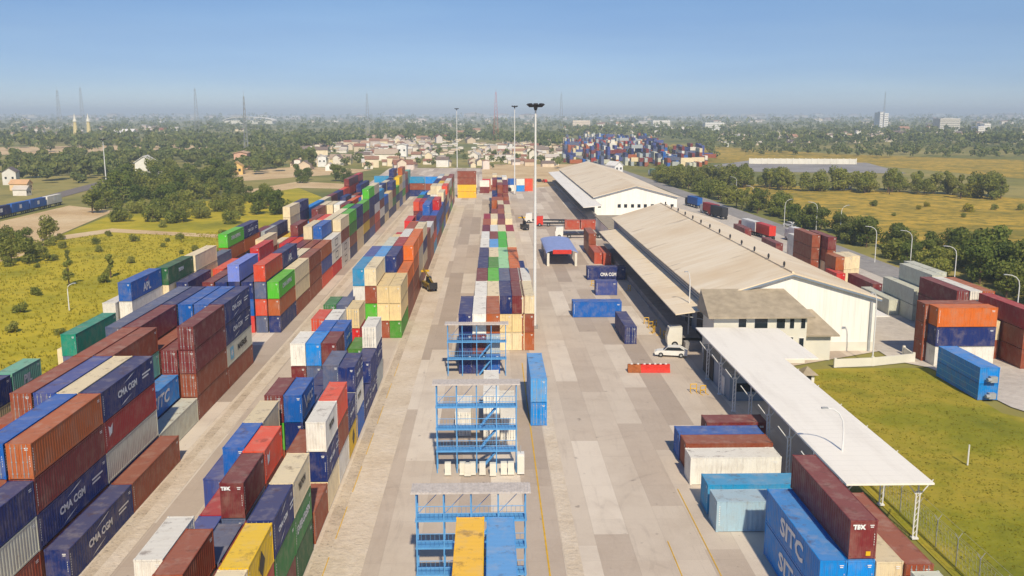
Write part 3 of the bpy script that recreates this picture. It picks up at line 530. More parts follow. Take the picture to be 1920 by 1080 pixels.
def add_mark(root, c):
    m = c['mark']; hw = c['W'] / 2; xs = c['x'] + hw + .008; yc = c['y'] + c['L'] / 2; zc = c['z'] + TH / 2
    if m == 'cma':
        k = c['L'] / L4; k = max(k, .6)
        put_text(root, 'CMA CGM', .8 * k, M['white_mark'], (xs, yc - .5 * k, zc), '+x', 1.15, 0, .035)
        for sg in (1, -1): put_poly(root, [[(sg * (-1.5 * k), sg * .62), (sg * (.2 * k), sg * .95), (sg * (1.1 * k), sg * 1.05), (sg * (.2 * k), sg * .84)]], M['white_mark'], (xs, yc - .5 * k + sg * .6 * k, zc), '+x')
        put_poly(root, [[(2.9 * k, .15), (4.9 * k, .15), (4.9 * k, .3), (2.9 * k, .3)], [(2.9 * k, -.15), (4.4 * k, -.15), (4.4 * k, 0), (2.9 * k, 0)]], M['white_mark'], (xs, yc, zc), '+x', 'small_print')
    elif m == 'sitc': put_text(root, 'SITC', 1.75, M['white_mark'], (xs, yc + .4, zc), '+x', 1.3, .25, .05)
    elif m == 'sitcl': put_text(root, 'SITC', 1.75, M['white_mark'], (c['x'] - hw - .008, yc - .2, zc), '-x', 1.35, .0, .06)
    elif m == 'maersk':
        put_text(root, 'MAERSK', .95, M['black_mark'], (xs, yc + 1.0, zc), '+x', 1.25, 0, .05); put_poly(root, [[(-4.4, -.75), (-3.0, -.75), (-3.0, .75), (-4.4, .75)]], M['cyan_mark'], (xs, yc, zc), '+x')
        st = [(-3.7 + (.55 if i % 2 == 0 else .22) * math.sin(i * math.pi / 7), (.6 if i % 2 == 0 else .25) * math.cos(i * math.pi / 7)) for i in range(14)]; put_poly(root, [st], M['white_mark'], (xs + .004, yc, zc), '+x')
    elif m == 'apl': put_text(root, 'APL', 1.5, M['white_mark'], (xs, yc, zc - .3), '+x', 1.1, 0, .06); put_poly(root, [[(-.8, .55), (.2, .75), (1.0, 1.05), (.1, .55)]], M['red_mark'], (xs, yc, zc), '+x')
    elif m == 'mcc': put_text(root, 'MCC', 1.2, M['white_mark'], (xs, yc + .7, zc), '+x', 1.1, .1, .05); put_poly(root, [[(-1.9, .9), (-1.6, .95), (-.6, -.5), (-.9, -.6)]], M['white_mark'], (xs, yc, zc), '+x')
    elif m == 'ever': put_text(root, 'EVERGREEN', .8, M['white_mark'], (xs, yc, zc), '+x', 1.05, 0, .03)
    elif m == 'bar': put_text(root, 'CHINA SHIPPING' if c['col'] == 'lime' else 'TRITON', .95 if c['col'] == 'lime' else .7, M['white_mark'] if c['col'] in ('lime', 'forest') else M['black_mark'], (xs, yc, zc + .15), '+x', .9, 0, .04)
    elif m == 'bars':
        put_poly(root, [[(-1.6, -.7), (1.6, -.7), (1.6, -.55), (-1.6, -.55)], [(-1.6, .55), (1.6, .55), (1.6, .7), (-1.6, .7)], [(-1.6, -.55), (-1.4, -.55), (-1.4, .55), (-1.6, .55)], [(1.4, -.55), (1.6, -.55), (1.6, .55), (1.4, .55)]], M['black_mark'], (xs, yc, zc), '+x')
    elif m == 'dia': put_poly(root, [[(0, -.85), (.75, 0), (0, .85), (-.75, 0)]], M['black_mark'], (xs, yc, zc), '+x')
    elif m == 'dot': put_poly(root, [[(-.35, -.5), (.2, -.3), (.45, .5), (0, .2), (-.45, .45)]], M['white_mark'], (xs, c['y'] + (1.2 if c['col'] != 'azure' else yc - c['y']), zc + .3), '+x')
    elif m == 'pil': put_text(root, 'PIL', 1.2, M['white_mark'], (xs, yc, zc), '+x', 1.1, .1, .05)
    elif m == 'tex': put_text(root, 'TEX', .32, M['white_mark'], (c['x'] - .42, c['y'] - .01, zc + .85), '-y', 1.0, 0, .03)
    elif m == 'texf':
        put_text(root, 'TEX', .4, M['white_mark'], (c['x'] - .3, c['y'] - .01, zc + .8), '-y', 1.0, 0, .03); put_poly(root, [[(.12, -1.1), (.42, -1.1), (.42, -.8), (.12, -.8)]], M['yellow'], (c['x'] + .1, c['y'] - .012, zc), '-y')
    elif m == 'lab': put_poly(root, [[(5.6, -.5), (7.3, -.5), (7.3, .35), (5.6, .35)]], M['navy_mark'], (c['x'], c['y'] - c['W'] - .008, zc), '-y', 'label_panel'); put_text(root, 'FAL', .6, M['white_mark'], (c['x'] + 6.4, c['y'] - c['W'] - .014, zc - .08), '-y', .8)
    elif m == 'cmac': put_text(root, 'CMA CGM', .9, M['white_mark'], (c['x'] + 4.0, c['y'] - c['W'] - .008, zc), '-y', .75, 0, .03)
mass = MB(); mass_col = []
for i, c in enumerate(C):
    col = srgb(PAL[c['col']]); j = .9 + .2 * rnd.random(); col = tuple(min(1, x * j) for x in col[:3]) + (1,)
    if i not in KEEP:
        b = BX[i]; n0 = len(mass.f); mass.box(b[0] + .02, b[3] - .02, b[1] + .02, b[4] - .02, b[2], b[5]); mass_col += [col] * (len(mass.f) - n0); continue
    d = cont_meshes(c['W'], c['L']); loc = (c['x'], c['y'], c['z']); rz = R(c['rot'])
    if c['th'] != TH: pass
    grp = {A: 'containers stacked in the leftmost block', Bk: 'containers stacked in the middle block', D: 'containers stacked behind the blue racks'}.get(c['blk'], 'containers standing about the yard')
    near = AREA[i] > 330
    if not near:
        o = link('shipping_container', d['simple'], None, loc, rz); o.color = col; tag(o, label_for(c), 'shipping container', grp)
        if c['th'] != TH: o.scale.z = c['th'] / TH
        if c['mark'] and AREA[i] > 60: add_mark(o, c)
        continue
    root = thing('shipping_container', label_for(c), 'shipping container', loc, rz, grp)
    if c['th'] != TH: root.scale.z = c['th'] / TH
    parts = [('frame', 'frame'), ('side_wall', 'sideA'), ('side_wall', 'sideB'), ('roof', 'roof'), ('end_wall', 'end'), ('door', 'doorA'), ('door', 'doorB')]
    if c['blk'] != 'skid': parts.append(('markings', 'marks'))
    flip = c['door'] and not c['rot']
    for nm, k in parts:
        o = link(nm, d[k], root); o.color = col
        if flip and k in ('end', 'doorA', 'doorB'): o.rotation_euler.z = math.pi; o.location = (0, c['L'], 0)
        if k.startswith('door'):
            q = link('lock_rod', d[k + 'rod'], o); q.color = col
    if c['blk'] == 'skid':
        m = MB(); m.box(-.1, .7, -.55, 0, .35, 1.25); m.tube([(-.1, -.5, .8), (-.5, -.5, .8)], .3, 10); m.obj('machine_unit', M['steel'], root)
        m = MB(); m.box(-1.152, -1.149, .1, 9.9, .62, .7); m.box(-1.152, -1.149, .1, 9.9, 1.62, 1.68); m.obj('trim_strip', M['cyan_mark'], root)
    if c['mark']: add_mark(root, c)
me = mass.mesh('container_stacks', M['massp']); at = me.attributes.new('tint', 'FLOAT_COLOR', 'FACE'); at.data.foreach_set('color', np.array(mass_col, dtype=np.float32).ravel())
tag(link('container_stacks', me), 'remaining stacked containers far back and deep inside the blocks', 'container stacks', kind='stuff')

# ------------------------------------------------------------------ warehouses
def wy(px, py, Y):      # x and height of a sight line at distance Y
    d = _fw + _rt * ((px - 960) / FPX) + _up * ((540 - py) / FPX); t = Y / d.y
    return d.x * t, HC + d.z * t
def gable_shed(root, x0, x1, y0, y1, ez, rx, rz, wallm, sidem, roofm, over=.6):
    m = MB(); m.add([(x0, y0, 0), (x1, y0, 0), (x1, y0, ez), (rx, y0, rz), (x0, y0, ez), (x0, y1, 0), (x1, y1, 0), (x1, y1, ez), (rx, y1, rz), (x0, y1, ez)], [(0, 1, 2, 3, 4), (9, 8, 7, 6, 5)])
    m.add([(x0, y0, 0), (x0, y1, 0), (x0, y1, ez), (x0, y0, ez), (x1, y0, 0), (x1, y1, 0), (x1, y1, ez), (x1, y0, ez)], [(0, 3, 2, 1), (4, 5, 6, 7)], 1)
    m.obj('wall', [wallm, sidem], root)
    sl = (rz - ez) / (rx - x0); sr = (rz - ez) / (x1 - rx); t = .16
    poly = [(x0 - over, ez - sl * over + .03), (rx, rz + .03), (x1 + over, ez - sr * over + .03), (x1 + over, ez - sr * over + .03 + t), (rx, rz + .03 + t), (x0 - over, ez - sl * over + .03 + t)]
    MB().prism(poly, 'y', y0 - over, y1 + over).obj('roof', roofm, root)
    f = MB(); p2 = [(x0 - over, ez - sl * over - .25), (rx, rz - .22), (x1 + over, ez - sr * over - .25), (x1 + over, ez - sr * over + .02), (rx, rz + .02), (x0 - over, ez - sl * over + .02)]
    f.prism(p2, 'y', y0 - over + .02, y0 - over + .12).obj('fascia', M['greyblue'], root)
wh = thing('warehouse', 'long warehouse with beige ribbed roof and white gable beside the yard lane', 'warehouse', group=None)
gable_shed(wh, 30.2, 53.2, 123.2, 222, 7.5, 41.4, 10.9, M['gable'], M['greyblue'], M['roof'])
MB().box(41.25, 41.55, 123, 222, 11.05, 11.25).obj('ridge_cap', M['roof'], wh)
vent = MB().tube([(0, 0, 0), (0, 0, .35), (0, 0, .42), (0, 0, .75), (0, 0, .95)], [.1, .1, .16, .16, .05], 10).mesh('roof vent', M['dark'])
for k in range(13): link('roof_vent', vent, wh, (41.4, 127 + k * 7.4, 11.1))
MB().add([(25.6, 123.6, 5.1), (30.15, 123.6, 5.75), (30.15, 214, 5.75), (25.6, 214, 5.1), (25.6, 123.6, 5.25), (30.15, 123.6, 5.9), (30.15, 214, 5.9), (25.6, 214, 5.25)], [(0, 3, 2, 1), (4, 5, 6, 7), (0, 1, 5, 4), (1, 2, 6, 5), (2, 3, 7, 6), (3, 0, 4, 7)]).obj('dock_canopy', M['roof'], wh)
MB().box(27.2, 30.15, 124, 214, 0, 1.1).obj('loading_dock', M['asphalt'], wh)
dd = MB().box(-.06, 0, 0, 4.2, 1.1, 4.3)
for j in range(6): dd.box(-.1, -.06, .1, 4.1, 1.3 + j * .5, 1.42 + j * .5)
dd = dd.mesh('dock door', M['dark'])
for k in range(11): link('dock_door', dd, wh, (30.14, 126 + k * 8, 0))
br = MB().tube([(0, 0, 4.2), (-4.2, 0, 5.05)], .07, 6).mesh('canopy bracket', M['steel'])
for k in range(12): link('bracket', br, wh, (30.1, 124.5 + k * 8, 0))
lv = MB()
for j in range(3): lv.box(30.1, 30.19, 124, 221, 6.15 + j * .42, 6.35 + j * .42)
lv.obj('louvre_band', M['steel'], wh)
MB().box(30.3, 30.7, 122.9, 123.15, 0, 7.2).obj('downpipe', M['steel'], wh); MB().box(52.4, 52.7, 122.9, 123.15, 0, 7.0).obj('downpipe', M['steel'], wh)
MB().box(53.3, 57.4, 128, 156, 3.7, 3.85).obj('side_canopy', M['canopywhite'], wh)
MB().box(30.3, 53.15, 123.12, 123.19, 0, 1.3).obj('base_course', M['offwhite'], wh)
w2 = thing('warehouse', 'farther warehouse with a row of small dark windows in its white gable', 'warehouse')
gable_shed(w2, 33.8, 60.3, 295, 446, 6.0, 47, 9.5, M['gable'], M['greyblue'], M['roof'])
wp = MB().box(-.5, .5, -.06, 0, -.55, .55).mesh('window', M['glass'])
for px in (1124, 1161, 1173, 1186, 1198, 1210, 1223, 1235, 1248, 1260): x, z = wy(px, 386, 295); link('window', wp, w2, (x, 294.98, z))
MB().add([(28.0, 274, 4.7), (33.7, 274, 5.2), (33.7, 440, 5.2), (28, 440, 4.7), (28, 274, 4.9), (33.7, 274, 5.4), (33.7, 440, 5.4), (28, 440, 4.9)], [(0, 3, 2, 1), (4, 5, 6, 7), (0, 1, 5, 4), (1, 2, 6, 5), (2, 3, 7, 6), (3, 0, 4, 7)]).obj('dock_canopy', M['canopywhite'], w2)
MB().box(30, 33.7, 280, 440, 0, 1.1).obj('loading_dock', M['asphalt'], w2)
for k in range(9): MB().box(33.66, 33.77, 300 + k * 16, 306 + k * 16, 1.1, 4.0).obj('dock_door', M['dark'], w2)
ln = thing('link_shed', 'low flat white shed between the two warehouses', 'shed')
MB().box(30.4, 38, 232, 262, 0, 3.6).obj('wall', M['gable'], ln); MB().box(30, 38.4, 231.6, 262.4, 3.61, 3.8).obj('roof', M['annexroof'], ln); MB().box(31.4, 33.2, 231.9, 231.98, .1, 2.7).obj('door', M['dark'], ln)
ox = thing('office_annexe', 'two-storey white office with brown roof against the warehouse gable', 'office building')
MB().box(29.3, 41.6, 117, 123.1, 0, 6.2).obj('wall', M['offwhite'], ox)
def hip(m, x0, x1, y0, y1, z0, z1, ix, back=False):
    yb = y1 if back else y1 - ix; m.add([(x0, y0, z0), (x1, y0, z0), (x1, y1, z0), (x0, y1, z0), (x0 + .4, yb if back else (y0 + y1) / 2, z1), (x1 - ix, yb if back else (y0 + y1) / 2, z1), (x0, y0, z0 - .2), (x1, y0, z0 - .2), (x1, y1, z0 - .2), (x0, y1, z0 - .2)], [(0, 1, 5, 4), (1, 2, 5), (2, 3, 4, 5), (3, 0, 4), (0, 6, 7, 1), (1, 7, 8, 2), (2, 8, 9, 3), (3, 9, 6, 0), (6, 9, 8, 7)]); return m
hip(MB(), 28.4, 42.4, 116.2, 123.0, 6.42, 8.9, 2.2, True).obj('roof', M['annexroof'], ox)
MB().box(41.65, 45.4, 118.4, 123.05, 0, 3.4).obj('side_wing', M['offwhite'], ox); hip(MB(), 41.7, 46.3, 117.6, 123.0, 3.62, 6.0, 2.0, True).obj('side_wing_roof', M['annexroof'], ox)
for px, py, ww, hh in ((1392, 605, .5, .75), (1427, 606, .85, .7), (1464, 605, .55, .75), (1485, 605, .28, .75), (1506, 605, .28, .75), (1482, 642, .3, .7), (1502, 645, .3, .8)):
    x, z = wy(px, py, 117); x = min(x, 41.3); f = MB()
    f.box(x - ww - .06, x + ww + .06, 116.95, 116.99, z - hh - .08, z + hh + .08); o = f.obj('window', M['white'], ox)
    MB().box(x - ww, x + ww, 116.93, 116.948, z - hh, z + hh).obj('pane', M['glass'], o)
ac = MB().box(-.38, .38, -.35, 0, -.28, .28); ac.tube([(-.05, -.36, 0), (-.05, -.37, 0)], .22, 10); acm = ac.mesh('air conditioner', M['steel'])
for px in (1378, 1415, 1422, 1449, 1457):
    x, z = wy(px, 624, 117); link('air_conditioner', acm, ox, (x, 116.98, z))

# ------------------------------------------------------------------ long white canopy and what stands round it
cp = thing('truck_canopy', 'long flat white canopy on paired white posts running along the lane', 'canopy')
m = MB(); m.box(26.7, 33.4, 64.6, 116, 5.0, 5.14); m.box(33.4, 37.3, 100.5, 115.5, 5.0, 5.12); m.obj('roof', M['canopywhite'], cp)
m = MB()
for y in np.arange(66, 116, 6.25):
    m.box(26.9, 33.2, y - .05, y + .05, 4.7, 4.98)
for x in (26.9, 30, 33.2): m.box(x - .05, x + .05, 64.8, 115.8, 4.82, 4.99)
m.obj('rafters', M['polewhite'], cp)
pm = MB()
for s in (-.14, .14): pm.tube([(s, 0, 0), (s, 0, 3.9)], .06, 6)
for z in np.arange(.3, 3.8, .5): pm.tube([(-.14, 0, z), (.14, 0, z + .4)], .025, 5)
pm.tube([(0, 0, 3.7), (0, 0, 4.75)], .07, 6); pm.tube([(-.14, 0, 3.6), (-1.1, 0, 4.85)], .045, 6); pm.tube([(.14, 0, 3.6), (1.1, 0, 4.85)], .045, 6); pm.box(-.25, .25, -.2, .2, 0, .12)
pm = pm.mesh('canopy post', M['polewhite'])
for k in range(8):
    for x in (26.95, 32.9):
        if k == 7 and x > 30: continue
        link('post', pm, cp, (x, 66 + 6.25 * k, 0))
gh = thing('gate_office', 'small grey gate office with dark shutter under the white canopy', 'gatehouse')
MB().box(27.4, 31.5, 101, 114.5, 0, 3.1).obj('wall', M['greyblue'], gh); MB().box(27.2, 31.7, 100.8, 114.7, 3.11, 3.25).obj('roof', M['steel'], gh)
sh = MB().box(27.3, 27.38, 108.5, 113.6, .1, 2.9)
for j in range(12): sh.box(27.26, 27.3, 108.5, 113.6, .2 + j * .22, .3 + j * .22)
sh.obj('shutter', M['dark'], gh); MB().box(27.3, 27.38, 103, 104, .05, 2.2).obj('door', M['white'], gh); MB().box(28.2, 30.4, 100.93, 100.98, 1.1, 2.1).obj('window', M['glass'], gh)
lw = thing('low_wall', 'low white concrete wall curving along the lawn by the warehouse', 'wall')
m = MB(); pts = [(44.8, 114.8), (50, 115.4), (56.3, 117.4), (56.6, 121)]
for (xa, ya), (xb, yb) in zip(pts, pts[1:]):
    n = Vector((yb - ya, xa - xb, 0)).normalized() * .1; m.add([(xa - n.x, ya - n.y, 0), (xb - n.x, yb - n.y, 0), (xb + n.x, yb + n.y, 0), (xa + n.x, ya + n.y, 0), (xa - n.x, ya - n.y, 1.1), (xb - n.x, yb - n.y, 1.1), (xb + n.x, yb + n.y, 1.1), (xa + n.x, ya + n.y, 1.1)], [(4, 5, 6, 7), (0, 1, 5, 4), (2, 3, 7, 6), (1, 2, 6, 5), (3, 0, 4, 7)])
m.obj('panel', M['offwhite'], lw); c = MB()
for (x, y) in pts: c.box(x - .16, x + .16, y - .16, y + .16, 0, 1.25)
c.obj('pier', M['offwhite'], lw)
hu = thing('small_hut', 'small hut with grey pyramid roof at the lawn corner', 'hut', (38.6, 107.5, 0)); hu.scale = (.8, .8, .75)
MB().box(-.8, .8, -1, 1, 0, 1.9).obj('wall', M['white'], hu); MB().add([(-1.3, -1.5, 1.85), (1.3, -1.5, 1.85), (1.3, 1.5, 1.85), (-1.3, 1.5, 1.85), (0, 0, 3.0)], [(0, 1, 4), (1, 2, 4), (2, 3, 4), (3, 0, 4), (3, 2, 1, 0)]).obj('roof', M['annexroof'], hu); MB().box(-.35, .35, -1.03, -1.01, .05, 1.6).obj('door', M['dark'], hu)
fe = thing('wire_fence', 'chain-link fence with forked posts between white canopy and lawn', 'fence')
fp = MB().tube([(0, 0, 0), (0, 0, 2.2)], .035, 6); fp.tube([(0, 0, 2.15), (-.28, 0, 2.6)], .025, 5); fp.tube([(0, 0, 2.15), (.28, 0, 2.6)], .025, 5); fp = fp.mesh('fence post', M['steel'])
wr = MB(); fpos = [(33.9 + .0 * k, 46 + 3.1 * k) for k in range(22)]
for k, (x, y) in enumerate(fpos): link('post', fp, fe, (x, y, 0))
for z in (.1, .55, 1.0, 1.45, 1.9, 2.2): wr.tube([(33.9, 46, z), (33.9, 111, z)], .012, 4)
for y in np.arange(46, 111, .5): wr.tube([(33.9, y, .05), (33.9, y + .5, 2.15)], .007, 3, cap=False); wr.tube([(33.9, y + .5, .05), (33.9, y, 2.15)], .007, 3, cap=False)
for s in (-.33, .33): wr.tube([(33.9 + s, 46, 2.66), (33.9 + s, 111, 2.66)], .012, 4)
wr.obj('netting', M['steel'], fe)
p = gp(1814, 872); tag(MB().tube([(0, 0, 0), (0, 0, 2.0)], [.08, .07], 8).obj('marker_post', M['polewhite'], None, p), 'short white marker post standing alone in the lawn', 'post')

# ------------------------------------------------------------------ reefer racks
def rack(y, x0, top, levels, label, cells=True):
    r = thing('reefer_rack', label, 'steel rack', (0, y, 0), 0, 'blue reefer racks'); W_ = 7.25; xs = [x0 + W_ * k / 4 for k in range(5)]
    post = MB().box(-.045, .045, -.06, .06, 0, top).mesh('rack post', M['rackblue'])
    for x in xs: link('post', post, r, (x, 0, 0))
    for x in xs: link('post', post, r, (x, 1.1, 0))
    m = MB()
    m.box(x0 - .35, x0 + W_ + .35, -.25, 1.35, top, top + .12)
    for x in np.arange(x0 - .3, x0 + W_ + .3, .22): m.box(x, x + .05, -.22, 1.32, top + .12, top + .16)
    m.obj('top_deck', M['rackgrey'], r)
    for z in levels:
        d = MB(); d.box(x0 - .1, x0 + W_ + .1, .05, 1.15, z - .1, z); d.box(x0 - .1, x0 + W_ + .1, -.04, .04, z - .1, z + .02); d.obj('walkway', M['rackblue'], r)
        q = MB()
        for h in (.5, 1.0): q.tube([(x0, -.02, z + h), (x0 + W_, -.02, z + h)], .028, 5)
        for x in np.arange(x0 + .3, x0 + W_, .3): q.tube([(x, -.02, z), (x, -.02, z + 1.0)], .012, 4)
        q.obj('railing', M['rackblue'], r)
    st = MB(); zs = [0] + list(levels)
    for k in range(len(zs) - 1):
        xa, xb = (x0 + W_ * .52, x0 + W_ * .76) if k % 2 == 0 else (x0 + W_ * .76, x0 + W_ * .52)
        xa, xb = x0 + W_ * .54, x0 + W_ * .77
        for s in (.3, .8): st.tube([(xa, s, zs[k]), (xb, s, zs[k + 1])], .07, 5)
        n = 8
        for j in range(1, n): f = j / n; st.box(xa + (xb - xa) * f - .12, xa + (xb - xa) * f + .12, .3, .8, zs[k] + (zs[k + 1] - zs[k]) * f - .02, zs[k] + (zs[k + 1] - zs[k]) * f + .02)
    st.obj('stair', M['rackblue'], r)
    b = MB()
    for k in range(4): b.tube([(xs[k], 1.12, levels[-1]), (xs[k + 1], 1.12, top)], .025, 5)
    b.obj('cross_brace', M['rackblue'], r)
    return r
rack(57.5, -4.95, 7.8, (1.95, 3.9, 5.85), 'blue steel reefer rack enclosing the yellow-topped container stack')
rack(80.2, -4.9, 8.4, (2.1, 4.2, 6.3), 'blue steel reefer rack with white cabinets along its foot')
rack(112, -5.3, 6.6, (2.2, 4.4), 'smaller blue steel rack standing against the colourful block')
fr = MB().box(-.28, .28, -.22, .22, .25, 1.25); fr.box(-.2, .2, -.235, -.22, .4, .8); fr.box(-.3, .3, -.25, .25, .1, .25)
frm = fr.mesh('plug cabinet', M['offwhite'])
for k, x in enumerate((-3.9, -2.55, -2.1, -1.65, -.75, .2, 1.2, 1.85)):
    o = link('plug_cabinet', frm, None, (x, 79.6 - .25 * (k % 3 == 2), 0)); tag(o, 'small white plug cabinet in the row at the second rack foot', 'electrical cabinet', 'white plug cabinets along the rack foot')
wc = thing('tall_cabinet', 'tall narrow white cabinet at the corner of the second rack', 'cabinet', (2.75, 79.9, 0))
MB().box(-.32, .32, -.4, .4, .1, 2.0).obj('body', M['white'], wc); MB().box(-.28, .28, -.42, -.405, .3, 1.8).obj('door', M['offwhite'], wc); MB().tube([(0, 0, 2), (0, 0, 2.7)], .04, 6).obj('mast_pipe', M['steel'], wc)

# ------------------------------------------------------------------ lamp masts, street lamps, towers
def high_mast(p, h, label):
    r = thing('floodlight_mast', label, 'light mast', (p[0], p[1], 0), 0, 'tall floodlight masts of the yard')
    MB().tube([(0, 0, 0), (0, 0, h * .5), (0, 0, h)], [.27, .21, .12], 12).obj('pole', M['polewhite'], r)
    MB().box(-.5, .5, -.5, .5, 0, .45).obj('footing', M['asphalt'], r)
    m = MB(); m.tube([(.75 * math.cos(t), .9 * math.sin(t), h - .25) for t in np.linspace(0, 2 * math.pi, 17)], .05, 6)
    for t in np.linspace(0, 2 * math.pi, 9)[:-1]: m.tube([(0, 0, h - .6), (.75 * math.cos(t), .9 * math.sin(t), h - .25)], .04, 5)
    m.tube([(0, 0, h - 1.0), (0, 0, h - .2)], [.2, .42], 10); m.obj('crown_ring', M['dark'], r)
    fl = MB(); fl.add([(-.26, -.1, -.22), (.26, -.1, -.22), (.3, .22, -.3), (-.3, .22, -.3), (-.26, -.1, .22), (.26, -.1, .22), (.3, .22, .3), (-.3, .22, .3)], [(0, 1, 5, 4), (1, 2, 6, 5), (2, 3, 7, 6), (3, 0, 4, 7), (4, 5, 6, 7), (0, 3, 2, 1)]); fm = fl.mesh('floodlight', M['dark'])
    for t in np.linspace(0, 2 * math.pi, 9)[:-1]:
        o = link('floodlight', fm, r, (1.0 * math.cos(t), 1.2 * math.sin(t), h - .2)); o.rotation_euler = (R(-50), 0, t - math.pi / 2)
high_mast((6.85, 138), 33.9, 'tallest-looking white floodlight mast beside the rack-side block')
high_mast((10.2, 374), 35.4, 'white floodlight mast standing in the sandy lot far up the lane')
high_mast((-19.3, 559), 35.3, 'thin floodlight mast among the village houses beyond the end stacks')
high_mast((-175.8, 429), 21, 'thin floodlight mast beside the railway sidings')
def lamp_mesh(h, reach):
    m = MB().tube([(0, 0, 0), (0, 0, h * .78), (-reach * .08, 0, h * .88), (-reach * .3, 0, h * .95), (-reach * .62, 0, h * .99), (-reach, 0, h)], [.1, .075, .07, .06, .055, .05], 8); return m.mesh('lamp pole', M['polewhite'])
lh = MB(); lh.add([(-.0, -.14, -.05), (.55, -.1, -.02), (.55, .1, -.02), (0, .14, -.05), (0, -.12, .08), (.5, -.08, .09), (.5, .08, .09), (0, .12, .08)], [(0, 3, 2, 1), (4, 5, 6, 7), (0, 1, 5, 4), (1, 2, 6, 5), (2, 3, 7, 6), (3, 0, 4, 7)]); lhm = lh.mesh('lamp head', M['steel'])
LP = {}
def street_lamp(x, y, h, reach, label, rz=0, z0=0, group='curved street lamps'):
    k = (round(h, 1), round(reach, 1))
    if k not in LP: LP[k] = lamp_mesh(h, reach)
    r = thing('street_lamp', label, 'street lamp', (x, y, z0), rz, group); link('pole', LP[k], r); link('lamp_head', lhm, r, (-reach - .45, 0, h + .02)); return r
street_lamp(29.0, 71.5, 8.8, 1.5, 'curved street lamp rising past the near end of the white canopy')
q = gp(1290, 640); street_lamp(q.x, q.y, 10.2, .4, 'slim lamp pole before the dock canopy and white car')
q = gp(130, 582); street_lamp(q.x, q.y, 4.6, -1.4, 'low curved lamp standing alone in the yellow meadow')
x_, z_ = wy(1370, 440, 122.5); street_lamp(50.3, 116.2, 9.5, .4, 'thin straight lamp pole against the white warehouse gable')
hl = ['by the twisted trees at the picture edge', 'beside the tall brown and grey piles', 'before the dark round trees', 'near the pale grey container piles', 'behind the two brown stacks', 'next to the short cream pile', 'near the small white car', 'before the thin hedge trees', 'far along the bend', 'farthest along the highway']
for i, (px, py, pt) in enumerate(((1904, 610, 515), (1788, 540, 478), (1706, 502, 450), (1640, 492, 430), (1575, 440, 405), (1530, 432, 398), (1470, 425, 378), (1412, 392, 358), (1380, 370, 345), (1355, 350, 330))):
    q = gp(px, py); _, z = wy(px, pt, q.y); street_lamp(q.x, q.y, min(12, max(8, z)), 2.2 if i % 2 else -2.0 if i in (1, 4, 6) else 2.2, 'curved highway lamp ' + hl[i], 0, 0, 'curved lamps along the highway')
def lattice_tower(p, h, wb, label, mat):
    r = thing('radio_tower', label, 'radio tower', (p[0], p[1], 0), 0, 'lattice radio towers'); m = MB()
    for sx, sy in ((-1, -1), (1, -1), (1, 1), (-1, 1)): m.tube([(sx * wb, sy * wb, 0), (sx * wb * .2, sy * wb * .2, h)], [.16, .1], 4)
    m.obj('leg_frame', mat, r); b = MB(); n = 12
    for k in range(n):
        a = 1 - .8 * k / n; c = 1 - .8 * (k + 1) / n; z0, z1 = h * k / n, h * (k + 1) / n
        for (sx, sy), (tx, ty) in (((-1, -1), (1, -1)), ((1, -1), (1, 1)), ((1, 1), (-1, 1)), ((-1, 1), (-1, -1))): b.tube([(sx * wb * a, sy * wb * a, z0), (tx * wb * c, ty * wb * c, z1)], .07, 4)
    b.obj('bracing', mat, r); MB().tube([(0, 0, h), (0, 0, h + 4)], .06, 5).obj('antenna', mat, r)
lattice_tower(gp(463, 300), 44, 1.4, 'tall grey radio tower rising beside the pink house', M['steel'])
for px, py, h, wb, lab in ((115, 262, 60, 3, 'faint radio tower on the skyline, nearest the twin minarets'), (158, 258, 66, 3, 'faint radio tower just behind the twin minarets'), (371, 262, 62, 3, 'faint radio tower on the skyline behind the woods'), (930, 262, 58, 3.2, 'red and white radio tower between two floodlight masts'), (690, 255, 60, 3, 'faint radio tower above the village roofs'), (1052, 252, 62, 3, 'faint radio tower above the pale offices'), (1655, 246, 70, 2, 'antenna tower behind the white twin block')):
    lattice_tower(gp(px, py), h, wb, lab, M['steel'] if px != 930 else M['red'])
for (px, py) in ((926, 250), (953, 262), (988, 260)): pass

# ------------------------------------------------------------------ vehicles and small yard things
wheel_m = MB().tube([(-.1, 0, 0), (.1, 0, 0)], .32, 14).mesh('wheel', M['tyre'])
hub_m = MB().tube([(-.12, 0, 0), (.12, 0, 0)], .17, 10).mesh('rim', M['steel'])
def wheels(r, pos, s=1.0):
    for p in pos:
        o = link('wheel', wheel_m, r, p); o.scale = (1, s, s); link('rim', hub_m, o)
def car(p, rz, paint, label, group='cars parked and driving around the yard', kx=.74):
    r = thing('car', label, 'car', (p[0], p[1], 0), rz, group); wv = .88 * kx
    prof = [(-2.15, .3), (2.15, .3), (2.2, .62), (1.9, .82), (1.0, .92), (.45, 1.45), (-1.2, 1.48), (-2.0, 1.0), (-2.2, .9)]
    MB().prism([(u, v) for u, v in prof], 'x', -wv, wv).obj('body', paint, r)
    MB().prism([(.92, .94), (.44, 1.40), (-1.15, 1.43), (-1.85, 1.0)], 'x', -wv - .015, wv + .015).obj('side_window', M['glass'], r)
    MB().add([(-wv * .85, 1.03, .96), (wv * .85, 1.03, .96), (wv * .8, .52, 1.42), (-wv * .8, .52, 1.42)], [(0, 1, 2, 3)]).obj('windscreen', M['glass'], r)
    for s in (-1, 1): MB().box(s * wv * .75 - .14, s * wv * .75 + .14, 2.17, 2.22, .62, .74).obj('headlight', M['white'], r)
    wheels(r, [(s * wv * .95, y, .32) for s in (-1, 1) for y in (-1.35, 1.35)])
    return r
q = gp(1258, 668); car((q.x, q.y), R(78), M['white'], 'white car parked beside the dock under the lamp pole')
